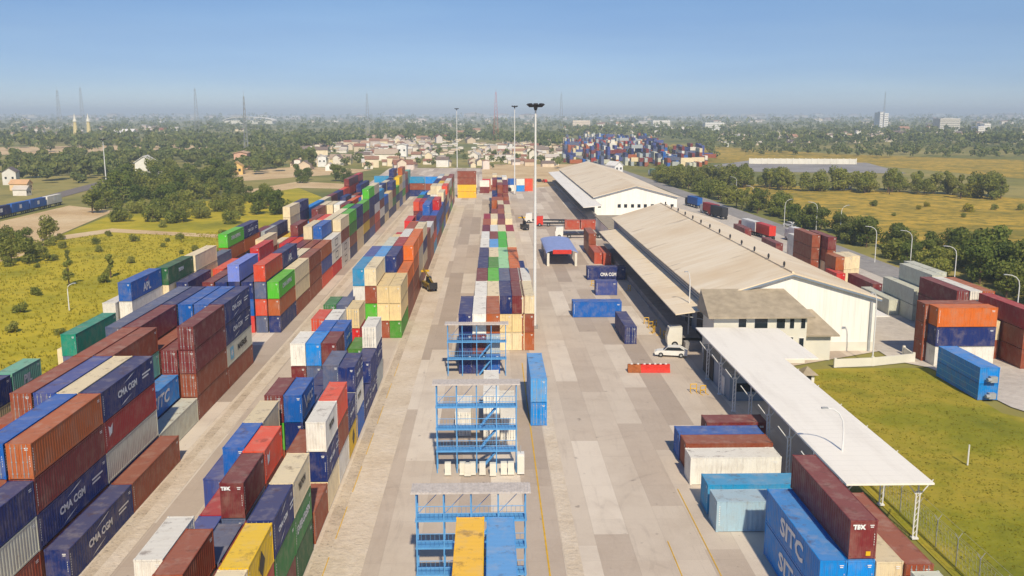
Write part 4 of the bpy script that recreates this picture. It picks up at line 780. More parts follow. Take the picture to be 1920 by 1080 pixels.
for px, py, m_, lab in ((1480, 425, M['white'], 'small white car driving on the highway by the lamps'), (953, 358, M['dark'], 'dark car parked in the sandy lot beside the mast'), (1010, 341, M['dark'], 'dark car in the middle of the sandy lot'), (1021, 342, M['red'], 'red car in the middle of the sandy lot')):
    q = gp(px, py); car((q.x, q.y), R(20), m_, lab)
def truck(p, rz, cab, load, label, kx=.74, box=True):
    r = thing('truck', label, 'truck', (p[0], p[1], 0), rz, 'trucks around the yard'); w_ = 1.22 * kx
    MB().prism([(4.2, .5), (6.2, .5), (6.3, 1.6), (6.0, 2.9), (4.2, 3.0)], 'x', -w_, w_).obj('cab', cab, r)
    MB().add([(-w_ * .85, 6.27, 1.75), (w_ * .85, 6.27, 1.75), (w_ * .85, 6.04, 2.75), (-w_ * .85, 6.04, 2.75)], [(0, 1, 2, 3)]).obj('windscreen', M['glass'], r)
    MB().box(-w_ * .8, w_ * .8, -6.2, 4.2, .75, 1.1).obj('chassis', M['dark'], r)
    if box: m = MB(); m.box(-w_, w_, -6.2, 3.8, 1.15, 3.7); [m.box(s * w_ - .02, s * w_ + .02, -6.1 + j * .6, -5.8 + j * .6, 1.25, 3.6) for s in (-1, 1) for j in range(16)]; m.obj('cargo_box', load, r)
    wheels(r, [(s * w_ * .9, y, .5) for s in (-1, 1) for y in (5.2, 2.6, -4.2, -5.4)], 1.5)
    return r
PB = plain('blue truck box', (30, 92, 170), 0.5); PG = plain('grey green flatbed', (120, 160, 130), 0.6); PR = plain('red truck cab', (176, 52, 44), 0.5)
for px, py, rz, cabm, ldm, lab, bx in ((1300, 388, 8, M['dark'], PB, 'truck with bright blue box on the highway beside the far warehouse', True), (1330, 402, 8, M['white'], PR, 'dark red truck following the blue one on the highway', True), (1345, 408, 8, PR, M['dark'], 'truck with brown load at the tail of the highway queue', True), (1225, 330, 8, M['white'], PG, 'pale green truck far along the warehouse road', True),
                           (1405, 437, 6, PR, M['white'], 'red cab truck with white box behind the warehouse roof', True), (1430, 445, 6, PR, M['red'], 'low red truck beside the white box truck', True), (1024, 418, 86, M['white'], PG, 'flatbed truck with green cab deck beyond the arched shelter', False), (1045, 424, 88, M['red'], PG, 'flatbed truck with empty deck beyond the arched shelter', False),
                           (1085, 446, 89, M['white'], PR, 'trailer truck under the two orange containers', False), (1332, 650, 88, M['offwhite'], M['greyblue'], 'white truck parked half under the white canopy', False), (1495, 455, 5, M['white'], M['white'], 'white box truck beside the short cream pile', True)):
    q = gp(px, py); truck((q.x, q.y), R(rz), cabm, ldm, lab, box=bx)
def reach_stacker(p, rz, mat, label):
    r = thing('reach_stacker', label, 'reach stacker', (p[0], p[1], 0), rz, 'yard reach stackers'); r.scale = (.62, .8, .8); MB().box(-1.3, 1.3, -3.2, 3.0, .7, 1.7).obj('body', mat, r)
    MB().prism([(-.6, 1.7), (1.2, 1.7), (.9, 3.1), (-.5, 3.1)], 'x', -.6, .6).obj('cab', M['glass'], r)
    MB().tube([(0, -2.6, 2.2), (0, 4.6, 4.2)], [.34, .24], 4).obj('boom', mat, r); MB().box(-1.7, 1.7, 4.3, 4.9, 3.5, 3.9).obj('spreader', M['yellow'], r); MB().box(-1.2, 1.2, -3.6, -3.2, .8, 2.2).obj('counterweight', M['dark'], r)
    wheels(r, [(s * 1.2, y, .75) for s in (-1, 1) for y in (-2.2, 2.0)], 2.3)
q = gp(803, 543); reach_stacker((q.x + .2, q.y), R(20), M['olive'], 'olive reach stacker working against the middle block')
q = gp(986, 430); reach_stacker((q.x - .4, q.y), R(10), M['dark'], 'dark reach stacker beside the mast near the flatbed trucks')
bm_ = MB(); bm_.prism([(-.5, 0), (.5, 0), (.42, .35), (.22, .5), (.2, 1.0), (-.2, 1.0), (-.22, .5), (-.42, .35)], 'x', -.5, .5); bar_r = bm_.mesh('barrier', M['red']); bar_o = bm_.mesh('barrier', M['rust'])
bar_cap = MB().tube([(0, 0, 1.0), (0, 0, 1.12)], .16, 10).mesh('filler cap', M['white'])
for k, px in enumerate((1184, 1196, 1208, 1218, 1228, 1238, 1248)):
    q = gp(px, 697); r = thing('road_barrier', 'red plastic barrier in the short row on the open lane' if k > 1 else 'rusty orange barrier at the lane end of the red row', 'barrier', (q.x, q.y, 0), R(90) * 0, 'red barriers in a row' if k > 1 else 'rusty barriers beside the red row')
    link('shell', bar_r if k > 1 else bar_o, r); link('cap', bar_cap, r)
yf = MB()
for s in (-.6, .6): yf.tube([(s, 0, 0), (s, 0, 1.3)], .09, 6)
for z in (.6, 1.3): yf.tube([(-.6, 0, z), (.6, 0, z)], .08, 6)
yf.tube([(-.6, 0, 0), (-.6, .9, 0)], .07, 5); yf.tube([(.6, 0, 0), (.6, .9, 0)], .07, 5); yfm = yf.mesh('guard frame', M['yellow'])
for k, (px, py) in enumerate(((1212, 607), (1220, 615), (1228, 612), (1226, 624), (1238, 628), (1246, 633), (1180, 545), (1112, 536), (1150, 540), (1300, 735), (1318, 738))):
    q = gp(px, py); o = link('guard_frame', yfm, None, (q.x, q.y, 0), R(20 * k)); o.scale = (.6, .7, .75); tag(o, 'yellow steel guard frame in the cluster before the dock canopy' if k < 6 else ['yellow guard frame under the dock beyond the crosswise navy container', 'yellow guard frame at the lane side of the navy container', 'yellow guard frame beside the low blue box'][k - 6] if k < 9 else 'yellow guard frame beside the gate office shutter', 'guard frame', 'yellow guard frames in the cluster' if k < 6 else 'yellow guard frames by the gate office' if k > 8 else None)
sd_ = thing('arched_shelter', 'open blue arched shelter on white legs standing in the lane', 'shelter', (15.6, 196, 0))
arc = [(-3.5 * math.cos(t), 2.9 + .75 * math.sin(t)) for t in np.linspace(0, math.pi, 13)]
MB().prism(arc + [(u * .97, v - .1) for u, v in reversed(arc)], 'y', 0, 22).obj('roof', M['shedblue'], sd_)
for sx in (-1, 1):
    for y in (.4, 11, 21.6): MB().box(sx * 3.0 - .25, sx * 3.0 + .25, y - .3, y + .3, 0, 2.85).obj('leg', M['offwhite'], sd_)
MB().box(-2.0, 2.0, -.1, -.02, 2.7, 3.6).obj('sign_board', M['red'], sd_); MB().box(-2.4, 2.4, 14, 14.2, .1, 2.6).obj('back_panel', M['greyblue'], sd_)

# ------------------------------------------------------------------ train on the sidings
a, b_ = gp(-60, 424), gp(132, 379); dirv = (b_ - a).normalized(); ang = math.atan2(dirv.y, dirv.x) - math.pi / 2
rb = MB(); e1, e2 = gp(-200, 452), gp(300, 318); n = Vector((dirv.y, -dirv.x, 0))
sheet('railway_bed', [e1 - n * 6, e1 + n * 2, e2 + n * 2, e2 - n * 8], .02, M['rail'])
base = gp(0, 412)
for k in range(-1, 5):
    c = a + dirv * (k * 13.2 + 6); cols = ['ash', 'ash', 'navy', 'blue', 'blue', 'white'][k + 1]
    r = thing('rail_wagon', ['rail wagon carrying an ash grey container at the picture edge', 'rail wagon with pale container next to the navy one', 'rail wagon with navy container, first of the blue ones', 'rail wagon with blue container in the middle of the train', 'rail wagon with blue container next to the white one', 'rail wagon with white container at the train end'][k + 1], 'rail wagon', (c.x, c.y, 0), ang, 'container train on the sidings')
    m = MB(); m.box(-.85, .85, -6.3, 6.3, .8, 1.1); m.obj('flatbed', M['dark'], r)
    o = MB().box(-.85, .85, -6, 6, 1.12, 3.9).obj('container', M['tinted'], r); o.color = srgb(PAL[cols])
    MB().box(.852, .87, -.8, .8, 2.0, 3.2).obj('logo', M['white_mark'], r)
    wheels(r, [(s * .7, y, .4) for s in (-1, 1) for y in (-5, -3.6, 3.6, 5)], 1.2)

# ------------------------------------------------------------------ trees
def leaf_quads(blobs, n, size, rs):
    rs = np.random.RandomState(rs); bl = np.array(blobs, float); wts = bl[:, 3] ** 2; pick_ = rs.choice(len(bl), n, p=wts / wts.sum())
    d = rs.normal(size=(n, 3)); d /= np.linalg.norm(d, axis=1, keepdims=True); rad = bl[pick_, 3] * (.55 + .5 * rs.rand(n) ** .6)
    c = bl[pick_, :3] + d * rad[:, None] * np.array([1, 1, .85]); c[:, 2] = np.maximum(c[:, 2], .15)
    nrm = d + rs.normal(size=(n, 3)) * .55; nrm /= np.linalg.norm(nrm, axis=1, keepdims=True)
    u = np.cross(nrm, rs.normal(size=(n, 3))); u /= np.linalg.norm(u, axis=1, keepdims=True); v = np.cross(nrm, u); s = size * (.6 + .8 * rs.rand(n))[:, None]
    return np.stack([c - u * s, c - v * s * .6, c + u * s, c + v * s * .6], 1).reshape(-1, 3)
def quad_mesh(name, verts, mat, extra=None):
    nv = len(verts); nq = nv // 4; me = bpy.data.meshes.new(name)
    me.vertices.add(nv); me.vertices.foreach_set('co', verts.astype(np.float32).ravel()); me.loops.add(nv); me.loops.foreach_set('vertex_index', np.arange(nv, dtype=np.int32))
    me.polygons.add(nq); me.polygons.foreach_set('loop_start', np.arange(0, nv, 4, dtype=np.int32)); me.polygons.foreach_set('loop_total', np.full(nq, 4, dtype=np.int32)); me.update(); me.materials.append(mat); return me
def crown_blobs(h, rr, seed, shape='round'):
    r = random.Random(seed); bl = []
    for k in range(13 if shape == 'round' else 9):
        t = r.random(); z = h * (.3 + .62 * t) if shape == 'tall' else h * (.2 + .7 * t) if shape == 'round' else h * (.12 + .62 * t)
        q = rr * (.75 if shape != 'tall' else .4) * math.sqrt(max(.05, 1 - ((z / h - .5) / .55) ** 2)); an = r.random() * 6.28
        bl.append((q * math.cos(an) * r.random() ** .5 * .72, q * math.sin(an) * r.random() ** .5, z, rr * (.28 + .25 * r.random()) * (.8 if shape == 'tall' else 1)))
    return bl
def trunk_mesh(h, rr, bl, seed):
    m = MB().tube([(0, 0, 0), (.05, .03, h * .25), (.0, -.05, h * .5), (.05, 0, h * .75)], [.03 * h, .022 * h, .015 * h, .006 * h], 7)
    for q in bl[:6]: m.tube([(0, 0, h * .3), (q[0] * .5, q[1] * .5, (h * .3 + q[2]) / 2 + .1), (q[0], q[1], q[2])], [.012 * h, .009 * h, .004 * h], 5)
    return m.mesh('trunk', M['trunk'])
VAR = {}
def variants(key, h, rr, n, size, mat, shape='round', count=4):
    out = []
    for s in range(count):
        bl = crown_blobs(h, rr, hash(key) % 1000 * 0 + len(key) * 31 + s, shape); out.append((quad_mesh('crown', leaf_quads(bl, n, size, s + len(key)), mat), trunk_mesh(h, rr, bl, s)))
    VAR[key] = out
variants('broad tree', 8.0, 4.0, 1500, .36, M['leaf'], 'round'); variants('dark tree', 9.0, 4.6, 1700, .38, M['leaf2'], 'round', 3); variants('slim tree', 8.5, 2.6, 800, .34, M['leaf'], 'tall', 3); variants('big bush', 6.5, 5.0, 1500, .36, M['leaf'], 'bush', 3); variants('scrub bush', 3.6, 2.8, 700, .3, M['leaf'], 'bush', 3); variants('yellow tree bush', 5, 4, 900, .34, M['leaf3'], 'bush', 2)
def tree(key, x, y, s, label, group, name='tree', sz=1.0):
    cm, tm = rnd.choice(VAR[key]); r = thing(name, label, 'tree' if name != 'bush' else 'bush', (x, y, -.08), rnd.random() * 6.28, group); r.scale = (s, s, s * sz)
    link('crown', cm, r); link('trunk', tm, r); return r
def in_poly(x, y, P):
    c = False; n = len(P)
    for i in range(n):
        x1, y1 = P[i][0], P[i][1]; x2, y2 = P[i - 1][0], P[i - 1][1]
        if (y1 > y) != (y2 > y) and x < (x2 - x1) * (y - y1) / (y2 - y1) + x1: c = not c
    return c
def scatter(P, n, mind=2.5, tries=40):
    xs = [p[0] for p in P]; ys = [p[1] for p in P]; out = []
    for _ in range(n * tries):
        if len(out) >= n: break
        x, y = rnd.uniform(min(xs), max(xs)), rnd.uniform(min(ys), max(ys))
        if in_poly(x, y, P) and all((x - a) ** 2 + (y - b) ** 2 > mind ** 2 for a, b in out): out.append((x, y))
    return out
for x, y in scatter(G((205, 418), (240, 385), (300, 365), (460, 375), (540, 402), (430, 425), (300, 418)), 40, 3.4): tree(rnd.choice(['broad tree', 'big bush', 'dark tree', 'big bush']), x, y, rnd.uniform(.6, .95), 'bushy green tree in the thicket between meadow and earth path', 'trees of the meadow thicket')
for x, y in scatter(G((170, 400), (210, 352), (300, 330), (440, 345), (470, 372), (300, 385)), 52, 5): tree(rnd.choice(['broad tree', 'dark tree', 'big bush', 'broad tree']), x, y, rnd.uniform(.8, 1.3), 'green tree in the wood behind the meadow thicket', 'trees of the wood behind the thicket')
for x, y in scatter(G((475, 398), (490, 375), (530, 380), (535, 400)), 4, 4): tree('broad tree', x, y, rnd.uniform(.8, 1.0), 'green bushy tree in the clump nearest the outer container row', 'trees of the clump by the outer row')
for x, y in scatter(G((0, 500), (0, 462), (70, 445), (120, 455), (105, 485), (60, 500)), 12, 3.5): tree(rnd.choice(['dark tree', 'scrub bush', 'broad tree']), x, y, rnd.uniform(.55, .8), 'dark bushy tree in the clump at the meadow edge below the path', 'trees of the clump below the path')
for px, py, s, lab in ((130, 535, .62, 'small dark upright tree standing alone in the meadow'), (208, 520, .58, 'second small upright tree in the meadow nearer the blue top container'), (128, 495, .4, 'little shrub tree on the meadow before the thicket'), (340, 455, .3, 'tiny tree on the meadow near the lime green container')):
    q = gp(px, py); tree('slim tree', q.x, q.y, s, lab, None, sz=1.0)
for x, y in scatter([(-60, 80), (-60, 250), (-95, 290), (-130, 230), (-90, 110)], 48, 4): tree('scrub bush', x, y, rnd.uniform(.3, .62), 'low yellow green shrub scattered over the meadow', 'low meadow shrubs', 'bush')
for x, y in scatter(G((540, 345), (560, 330), (650, 326), (660, 345)), 5, 5): tree('dark tree', x, y, rnd.uniform(.6, .9), 'round dark tree standing by the sandy lots', 'trees by the sandy lots')
hw_pts = [(92 + rnd.uniform(-1.5, 9), y) for y in np.arange(120, 320, 2.8)]
for x, y in hw_pts: tree(rnd.choice(['dark tree', 'broad tree', 'big bush']), x, y, rnd.uniform(.5, .85), 'dark green tree in the belt along the highway', 'trees of the highway belt')
for x, y in [(98 + rnd.uniform(-1, 9), y) for y in np.arange(135, 205, 4.2)]: tree('dark tree', x, y, rnd.uniform(.75, 1.05), 'tall dark tree in the thick clump behind the highway lamps', 'trees of the thick roadside clump')
for x, y in [(88 + rnd.uniform(-1, 5) - (y - 300) * .03, y) for y in np.arange(302, 470, 6.5)]: tree(rnd.choice(['slim tree', 'broad tree', 'big bush']), x, y, rnd.uniform(.7, 1.05), 'slim young tree in the row beside the far bend of the highway', 'young trees by the highway bend')
l1, l2 = gp(1250, 345), gp(1925, 375)
for k in range(70):
    f = (k + rnd.uniform(-.3, .3)) / 70; q = l1.lerp(l2, f); tree(rnd.choice(['slim tree', 'broad tree', 'broad tree']), q.x + rnd.uniform(-2, 2), q.y + rnd.uniform(-8, 26), rnd.uniform(.85, 1.2), 'thin stemmed tree in the long row across the dry field', 'trees of the row across the dry field')
q = gp(1820, 370); tree('yellow tree bush', q.x, q.y, 1.5, 'round yellow green tree breaking the row across the dry field', None)
for x, y in scatter([(112, 150), (115, 330), (330, 330), (300, 170)], 46, 6): tree(rnd.choice(['scrub bush', 'yellow tree bush']), x, y, rnd.uniform(.3, .7), 'low shrub in the dry yellow field', 'low shrubs of the dry field', 'bush')
# far-off woods reading as one mass
def far_trees(name, regions, label, seed, mat):
    rs = np.random.RandomState(seed); allv = []
    for P, n, hmin, hmax, q in regions:
        pts = scatter(P, n, 0.1)
        for x, y in pts:
            h = rs.uniform(hmin, hmax); rr = h * rs.uniform(.32, .55); k = 4
            bl = [(x + rs.normal() * rr * .4, y + rs.normal() * rr * .5, h * rs.uniform(.4, .8), rr * rs.uniform(.4, .7)) for _ in range(k)]
            allv.append(leaf_quads([(b[0], b[1], b[2], b[3]) for b in bl], q, h * .14, rs.randint(1 << 30)))
    o = link(name, quad_mesh(name, np.concatenate(allv), mat)); return tag(o, label, 'woods', kind='stuff')
rg = lambda *ps: [(v.x, v.y) for v in (gp(*p) for p in ps)]
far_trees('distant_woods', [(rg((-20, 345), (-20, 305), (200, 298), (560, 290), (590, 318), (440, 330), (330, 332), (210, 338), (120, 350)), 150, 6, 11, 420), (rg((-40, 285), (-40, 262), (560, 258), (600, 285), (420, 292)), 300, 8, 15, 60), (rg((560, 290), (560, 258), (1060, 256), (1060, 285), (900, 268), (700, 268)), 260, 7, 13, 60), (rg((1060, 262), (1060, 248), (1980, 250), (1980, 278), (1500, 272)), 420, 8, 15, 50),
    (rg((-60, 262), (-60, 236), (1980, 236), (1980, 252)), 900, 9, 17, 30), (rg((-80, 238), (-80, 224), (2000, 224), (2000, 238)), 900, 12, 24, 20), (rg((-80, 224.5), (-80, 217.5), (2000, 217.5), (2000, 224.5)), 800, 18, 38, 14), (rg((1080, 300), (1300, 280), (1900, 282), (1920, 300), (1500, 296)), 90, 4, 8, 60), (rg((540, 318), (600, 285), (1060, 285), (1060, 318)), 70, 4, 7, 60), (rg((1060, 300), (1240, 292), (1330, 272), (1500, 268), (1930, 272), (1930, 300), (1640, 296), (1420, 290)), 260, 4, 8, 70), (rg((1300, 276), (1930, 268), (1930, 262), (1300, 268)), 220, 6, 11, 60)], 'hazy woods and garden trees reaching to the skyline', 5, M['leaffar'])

# ------------------------------------------------------------------ houses
HCOL = [(236, 228, 214), (222, 206, 184), (240, 238, 232), (214, 196, 170), (226, 214, 206), (206, 190, 178), (238, 222, 190)]; RCOL = [(150, 110, 90), (132, 118, 110), (168, 128, 104), (196, 186, 176), (120, 104, 98), (184, 150, 124), (146, 96, 78), (212, 206, 198)]
HM = []
for w_, l_, h_, r_ in ((5, 9, 3.4, 1.8), (6, 10, 6.2, 2.0), (4.5, 7, 3.2, 1.6), (8, 12, 3.6, 2.2), (5, 8, 6.4, .4)):
    m = MB().add([(-w_ / 2, -l_ / 2, 0), (w_ / 2, -l_ / 2, 0), (w_ / 2, l_ / 2, 0), (-w_ / 2, l_ / 2, 0), (-w_ / 2, -l_ / 2, h_), (w_ / 2, -l_ / 2, h_), (w_ / 2, l_ / 2, h_), (-w_ / 2, l_ / 2, h_), (0, -l_ / 2, h_ + r_), (0, l_ / 2, h_ + r_)], [(0, 1, 5, 8, 4), (2, 3, 7, 9, 6), (1, 2, 6, 5), (3, 0, 4, 7)])
    rf = MB().prism([(-w_ / 2 - .4, h_ - .25), (0, h_ + r_ + .05), (w_ / 2 + .4, h_ - .25), (w_ / 2 + .4, h_ - .05), (0, h_ + r_ + .25), (-w_ / 2 - .4, h_ - .05)], 'y', -l_ / 2 - .4, l_ / 2 + .4)
    wn_ = MB(); 
    wn_.box(-.45, .45, -.05, 0, -.5, .5)
    HM.append((m.mesh('house wall', M['tinted']), rf.mesh('house roof', M['tinted']), wn_.mesh('house window', M['glass']), w_, l_, h_))
def house(x, y, s, label, group, k=None, wc=None, rc=None, rz=None, win=False):
    wm, rm, wi, w_, l_, h_ = HM[rnd.randrange(len(HM)) if k is None else k]; r = thing('house', label, 'house', (x, y, -.1), rnd.choice([0, math.pi / 2]) + rnd.uniform(-.25, .25) if rz is None else rz, group); r.scale = (s, s, s)
    o = link('wall', wm, r); o.color = srgb(wc or rnd.choice(HCOL)); o = link('roof', rm, r); o.color = srgb(rc or rnd.choice(RCOL))
    if win:
        for xx in (-w_ * .25, w_ * .25): link('window', wi, r, (xx, -l_ / 2, h_ * .55))
    return r
nh = 0
for P, n, s0, s1, lab, g_ in ((rg((545, 320), (560, 290), (640, 272), (760, 268), (860, 300), (850, 322)), 100, .65, 1.0, 'pale small house in the dense village beyond the sandy lots', 'houses of the dense village'), (rg((880, 318), (880, 285), (960, 275), (1055, 285), (1055, 312)), 58, .6, .95, 'pale house in the village behind the two tall masts', 'houses behind the tall masts'),
        (rg((660, 275), (700, 255), (900, 252), (900, 268)), 26, .7, 1.2, 'whitish house on the far side of the village wood', 'houses beyond the village wood'), (rg((0, 262), (0, 244), (330, 242), (330, 258)), 26, .9, 1.6, 'hazy white house on the far plain by the minarets', 'houses of the far plain by the minarets'), (rg((1060, 258), (1060, 240), (1320, 242), (1320, 256)), 28, 1.0, 1.8, 'hazy white building in the town behind the second container yard', 'buildings behind the second container yard'),
        (rg((1340, 280), (1340, 256), (1640, 254), (1640, 272)), 36, .7, 1.2, 'pale house along the far edge of the back field', 'houses along the back field'), (rg((1640, 274), (1640, 246), (1925, 246), (1925, 276)), 28, .9, 1.6, 'pale house in the far town beneath the white blocks', 'houses beneath the white blocks')):
    for x, y in scatter(P, n, 5): house(x, y, rnd.uniform(s0, s1), lab, g_)
mass_h = MB(); hc = []
for P, n, s0, s1 in ((rg((545, 300), (600, 262), (860, 256), (870, 300)), 260, .9, 1.5), (rg((885, 300), (890, 268), (1055, 262), (1055, 290)), 130, .9, 1.5), (rg((1330, 268), (1340, 250), (1925, 248), (1925, 268)), 170, 1.4, 2.4), (rg((-40, 246), (-40, 219), (1980, 219), (1980, 246)), 420, 3, 7), (rg((-40, 222), (-40, 216), (1980, 216), (1980, 222)), 260, 8, 20)):
    for x, y in scatter(P, n, 5):
        s = rnd.uniform(s0, s1); n0 = len(mass_h.f); w_, l_, h_ = s * rnd.uniform(1.5, 3.5), s * rnd.uniform(1.5, 3), s * rnd.uniform(.7, 1.6); mass_h.box(x - w_, x + w_, y - l_, y + l_, 0, h_); c = srgb(rnd.choice(HCOL)); hc += [c] * (len(mass_h.f) - n0)
        n0 = len(mass_h.f); mass_h.prism([(x - w_ * 1.05, h_ + .02), (x, h_ * 1.25), (x + w_ * 1.05, h_ + .02)], 'y', y - l_ * 1.05, y + l_ * 1.05); hc += [srgb(rnd.choice(RCOL))] * (len(mass_h.f) - n0)
me = mass_h.mesh('distant_town', M['massp']); at = me.attributes.new('tint', 'FLOAT_COLOR', 'FACE'); at.data.foreach_set('color', np.array(hc, dtype=np.float32).ravel()); tag(link('distant_town', me), 'hazy town of tiny roofs under the skyline', 'town', kind='stuff')
for px, py, s, k, wc, rc, rz, lab in ((22, 345, .95, 1, (226, 222, 214), (120, 108, 104), .3, 'grey gabled house at the picture edge beyond the railway'), (40, 356, .85, 0, (238, 206, 160), (214, 170, 126), 1.5, 'low peach house before the grey gabled one'), (42, 366, .8, 2, (232, 226, 216), (206, 196, 184), 1.5, 'whitish low shed by the railway below the peach house'), (276, 335, 1.4, 1, (238, 236, 228), (226, 222, 212), .2, 'white house half hidden behind a round tree'), (318, 342, 1.2, 2, (238, 236, 230), (222, 216, 206), 1.4, 'smaller white house beside the half hidden one'),
         (455, 316, 1.5, 4, (222, 176, 150), (206, 170, 140), .1, 'pink flat-roofed house at the foot of the radio tower'), (445, 326, 1.4, 2, (232, 196, 120), (206, 170, 110), .2, 'yellow low house before the pink flat-roofed one'), (487, 302, 1.2, 0, (242, 240, 236), (236, 232, 226), .8, 'bright white little house beside the radio tower'), (725, 300, 1.3, 3, (240, 236, 222), (188, 170, 150), 1.57, 'long white building with veranda in the village'), (755, 293, 1.4, 4, (244, 242, 238), (226, 222, 216), 0, 'tall white block house above the long village building'), (640, 308, 1.1, 3, (232, 218, 170), (170, 150, 130), 1.57, 'cream long house at the village edge'), (605, 312, 1.0, 4, (240, 240, 238), (212, 206, 200), .1, 'white square house at the village edge'),
         (235, 262, 2.2, 3, (244, 242, 240), (236, 232, 230), 1.4, 'large white hall on the far plain'), (1152, 322, 1.2, 2, (240, 240, 238), (236, 234, 230), .5, 'white building just behind the far warehouse roof'), (1575, 355, .75, 4, (200, 206, 210), (226, 226, 226), .3, 'pale grey hut among the row across the dry field'), (1584, 353, .7, 2, (180, 186, 190), (220, 220, 220), .6, 'small pale hut against the grey one in the field')):
    q = gp(px, py); house(q.x, q.y, s, lab, None, k, wc, rc, rz, True)

# ------------------------------------------------------------------ far landmarks and second container yard
def block_building(px, py, pt, half, depth, wc, label, slabs=None, rows=8):
    q = gp(px, py); _, z = wy(px, pt, q.y); r = thing('tower_block', label, 'tower block', (q.x, q.y, 0)); k = q.y / FPX
    for (u0, u1, hf) in (slabs or [(-half, half, 1.0)]):
        o = MB().box(u0 * k, u1 * k, 0, depth, 0, z * hf).obj('wall', M['tinted'], r); o.color = srgb(wc)
        for j in range(1, rows): MB().box(u0 * k + .4, u1 * k - .4, -.12, 0, z * hf * j / rows, z * hf * j / rows + z * hf * .025).obj('window_band', M['glass'], r)
    MB().box(-half * k * .5, half * k * .5, depth * .3, depth * .7, z, z + z * .05).obj('roof_plant', M['steel'], r)
block_building(1655, 247, 211, 9, 24, (240, 240, 240), 'white twin tower standing highest on the skyline', [(-7, -1, 1.0), (1, 9, .96)], 10)
block_building(1780, 249, 222, 19, 26, (214, 210, 200), 'broad beige block on the skyline between two white towers', None, 8)
block_building(1846, 256, 232, 13, 20, (238, 236, 232), 'stepped white block near the end of the skyline', [(-13, -2, .8), (-2, 10, 1.0)], 6)
block_building(1090, 243, 226, 16, 20, (236, 220, 200), 'cream office block above the second container yard', None, 5)
block_building(1240, 240, 226, 16, 20, (238, 234, 228), 'wide white office block on the hazy skyline', None, 4)
block_building(1340, 244, 230, 18, 20, (232, 230, 226), 'low white office block by the back field skyline', None, 4)
q = gp(465, 232); k = q.y / FPX; st = thing('stadium_roof', 'long white arched roof on the hazy skyline', 'hall', (q.x, q.y, 0))
arc = [(-46 * k * math.cos(t), 9 + 12 * math.sin(t)) for t in np.linspace(0, math.pi, 15)]; MB().prism(arc + [(u * .98, v - 1) for u, v in reversed(arc)], 'y', 0, 60).obj('roof', M['canopywhite'], st); MB().box(-44 * k, 44 * k, 4, 56, 0, 10).obj('wall', M['offwhite'], st)
for i, px in enumerate((143, 168)):
    q = gp(px, 262); r = thing('minaret', 'slim yellowish minaret on the far plain, ' + ('nearer the railway side' if i == 0 else 'nearer the white hall'), 'minaret', (q.x, q.y, 0), 0, 'twin minarets on the far plain')
    MB().tube([(0, 0, 0), (0, 0, 16), (0, 0, 22)], [3.4, 2.2, 1.8], 8).obj('shaft', plain('sand stone', (224, 206, 150), .7), r); MB().tube([(0, 0, 22), (0, 0, 23), (0, 0, 25), (0, 0, 32)], [2.6, 2.6, 1.6, .1], 8).obj('spire', M['offwhite'], r)
rs = np.random.RandomState(11); m = MB(); mc = []
ycol = ['maroon', 'slate', 'indigo', 'crimson', 'slate', 'grey', 'brown', 'navy', 'grey', 'maroon', 'blue', 'slate', 'indigo', 'ash', 'white', 'cream', 'rust']
for P, n in ((rg((1055, 306), (1055, 272), (1110, 262), (1230, 268), (1250, 300), (1180, 312)), 420), (rg((1180, 312), (1230, 290), (1320, 296), (1330, 312), (1300, 314)), 90)):
    for x, y in scatter(P, n, 3):
        for t in range(max(0, rs.randint(-1, 5))):
            n0 = len(m.f); L_ = 8.0 if rs.rand() < .18 else 1.8; m.box(x, x + L_, y, y + (2.5 if L_ > 4 else 12), t * 2.6, t * 2.6 + 2.55); mc += [srgb(PAL[ycol[rs.randint(len(ycol))]])] * (len(m.f) - n0)
me = m.mesh('distant_container_yard', M['massp']); at = me.attributes.new('tint', 'FLOAT_COLOR', 'FACE'); at.data.foreach_set('color', np.array(mc, dtype=np.float32).ravel()); tag(link('distant_container_yard', me), 'second far container yard of red and blue stacks beyond the village', 'container stacks', kind='stuff')
q = gp(1149, 297); r = thing('silo_tower', 'cream tower rising among the far red and blue stacks', 'tower', (q.x, q.y, 0)); MB().box(-2.4, 2.4, 0, 5, 0, 11).obj('wall', M['offwhite'], r); MB().box(-1.4, 1.4, 1, 4, 11, 13.5).obj('penthouse', M['offwhite'], r)
q0, q1 = gp(1405, 307), gp(1605, 308); wl_ = thing('boundary_wall', 'long white boundary wall behind the grey paved lot', 'wall'); m = MB(); n = (q1 - q0).normalized()
m.add([q0, q1, q1 + Vector((0, 1, 0)), q0 + Vector((0, 1, 0)), q0 + Vector((0, 0, 3.4)), q1 + Vector((0, 0, 3.4)), q1 + Vector((0, 1, 3.4)), q0 + Vector((0, 1, 3.4))], [(0, 1, 5, 4), (4, 5, 6, 7), (2, 3, 7, 6), (1, 2, 6, 5), (3, 0, 4, 7)]).obj('panel', M['offwhite'], wl_)
pm_ = MB()
for f in np.linspace(0, 1, 18): c = q0.lerp(q1, f); pm_.box(c.x - .3, c.x + .3, c.y - .2, c.y - .003, 0, 3.7)
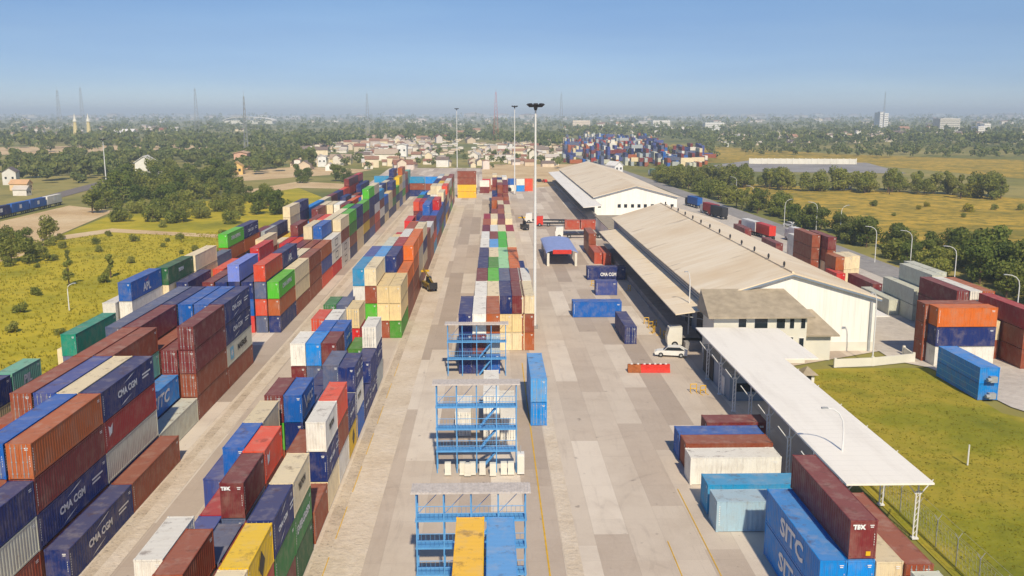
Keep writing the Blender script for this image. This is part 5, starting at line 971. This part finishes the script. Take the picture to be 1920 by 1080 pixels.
pm_.obj('pier', M['offwhite'], wl_)

# ------------------------------------------------------------------ grass
def blades(name, P, n, h, mat, seed, label):
    rs = np.random.RandomState(seed); pts = np.array(scatter(P, n, 0.0)); pts = np.repeat(pts, 3, 0); k = len(pts)
    pts = pts + rs.normal(size=(k, 2)) * .18; an = rs.rand(k) * 6.28; hh = h * (.5 + rs.rand(k)); ww = .06 + .08 * rs.rand(k); dx, dy = np.cos(an) * ww, np.sin(an) * ww; lx, ly = rs.normal(size=k) * .12, rs.normal(size=k) * .12
    z = np.full(k, -.09); v = np.stack([np.stack([pts[:, 0] - dx, pts[:, 1] - dy, z], 1), np.stack([pts[:, 0] + dx, pts[:, 1] + dy, z], 1), np.stack([pts[:, 0] + dx * .3 + lx, pts[:, 1] + dy * .3 + ly, z + hh], 1), np.stack([pts[:, 0] - dx * .3 + lx, pts[:, 1] - dy * .3 + ly, z + hh], 1)], 1).reshape(-1, 3)
    tag(link(name, quad_mesh(name, v, mat)), label, 'grass', kind='stuff')
blades('lawn_grass', [(34.5, 40), (34.5, 112), (55.5, 113.5), (55.5, 90), (70, 62), (60, 40)], 5000, .1, M['lawngrass'], 3, 'rough green lawn grass beside the white canopy')
blades('meadow_grass', [(-54, 70), (-54, 260), (-110, 250), (-120, 150), (-75, 80)], 6000, .28, M['grass'], 4, 'tall yellow green meadow grass behind the leftmost block')

# ------------------------------------------------------------------ haze
hz = MB().box(-16000, 16000, -400, 24000, -1.5, 75).mesh('haze', [])
t = bpy.data.materials.new('haze air'); t.use_nodes = True; nd = t.node_tree.nodes; nd.remove(nd['Principled BSDF'])
pv = nd.new('ShaderNodeVolumePrincipled'); pv.inputs['Color'].default_value = (0.72, 0.86, 1.0, 1); pv.inputs['Density'].default_value = 0.00026; pv.inputs['Anisotropy'].default_value = -0.15
t.node_tree.links.new(pv.outputs[0], nd['Material Output'].inputs['Volume']); hz.materials.append(t)
tag(link('haze', hz), 'pale bluish haze lying over the plain', 'haze', kind='stuff')
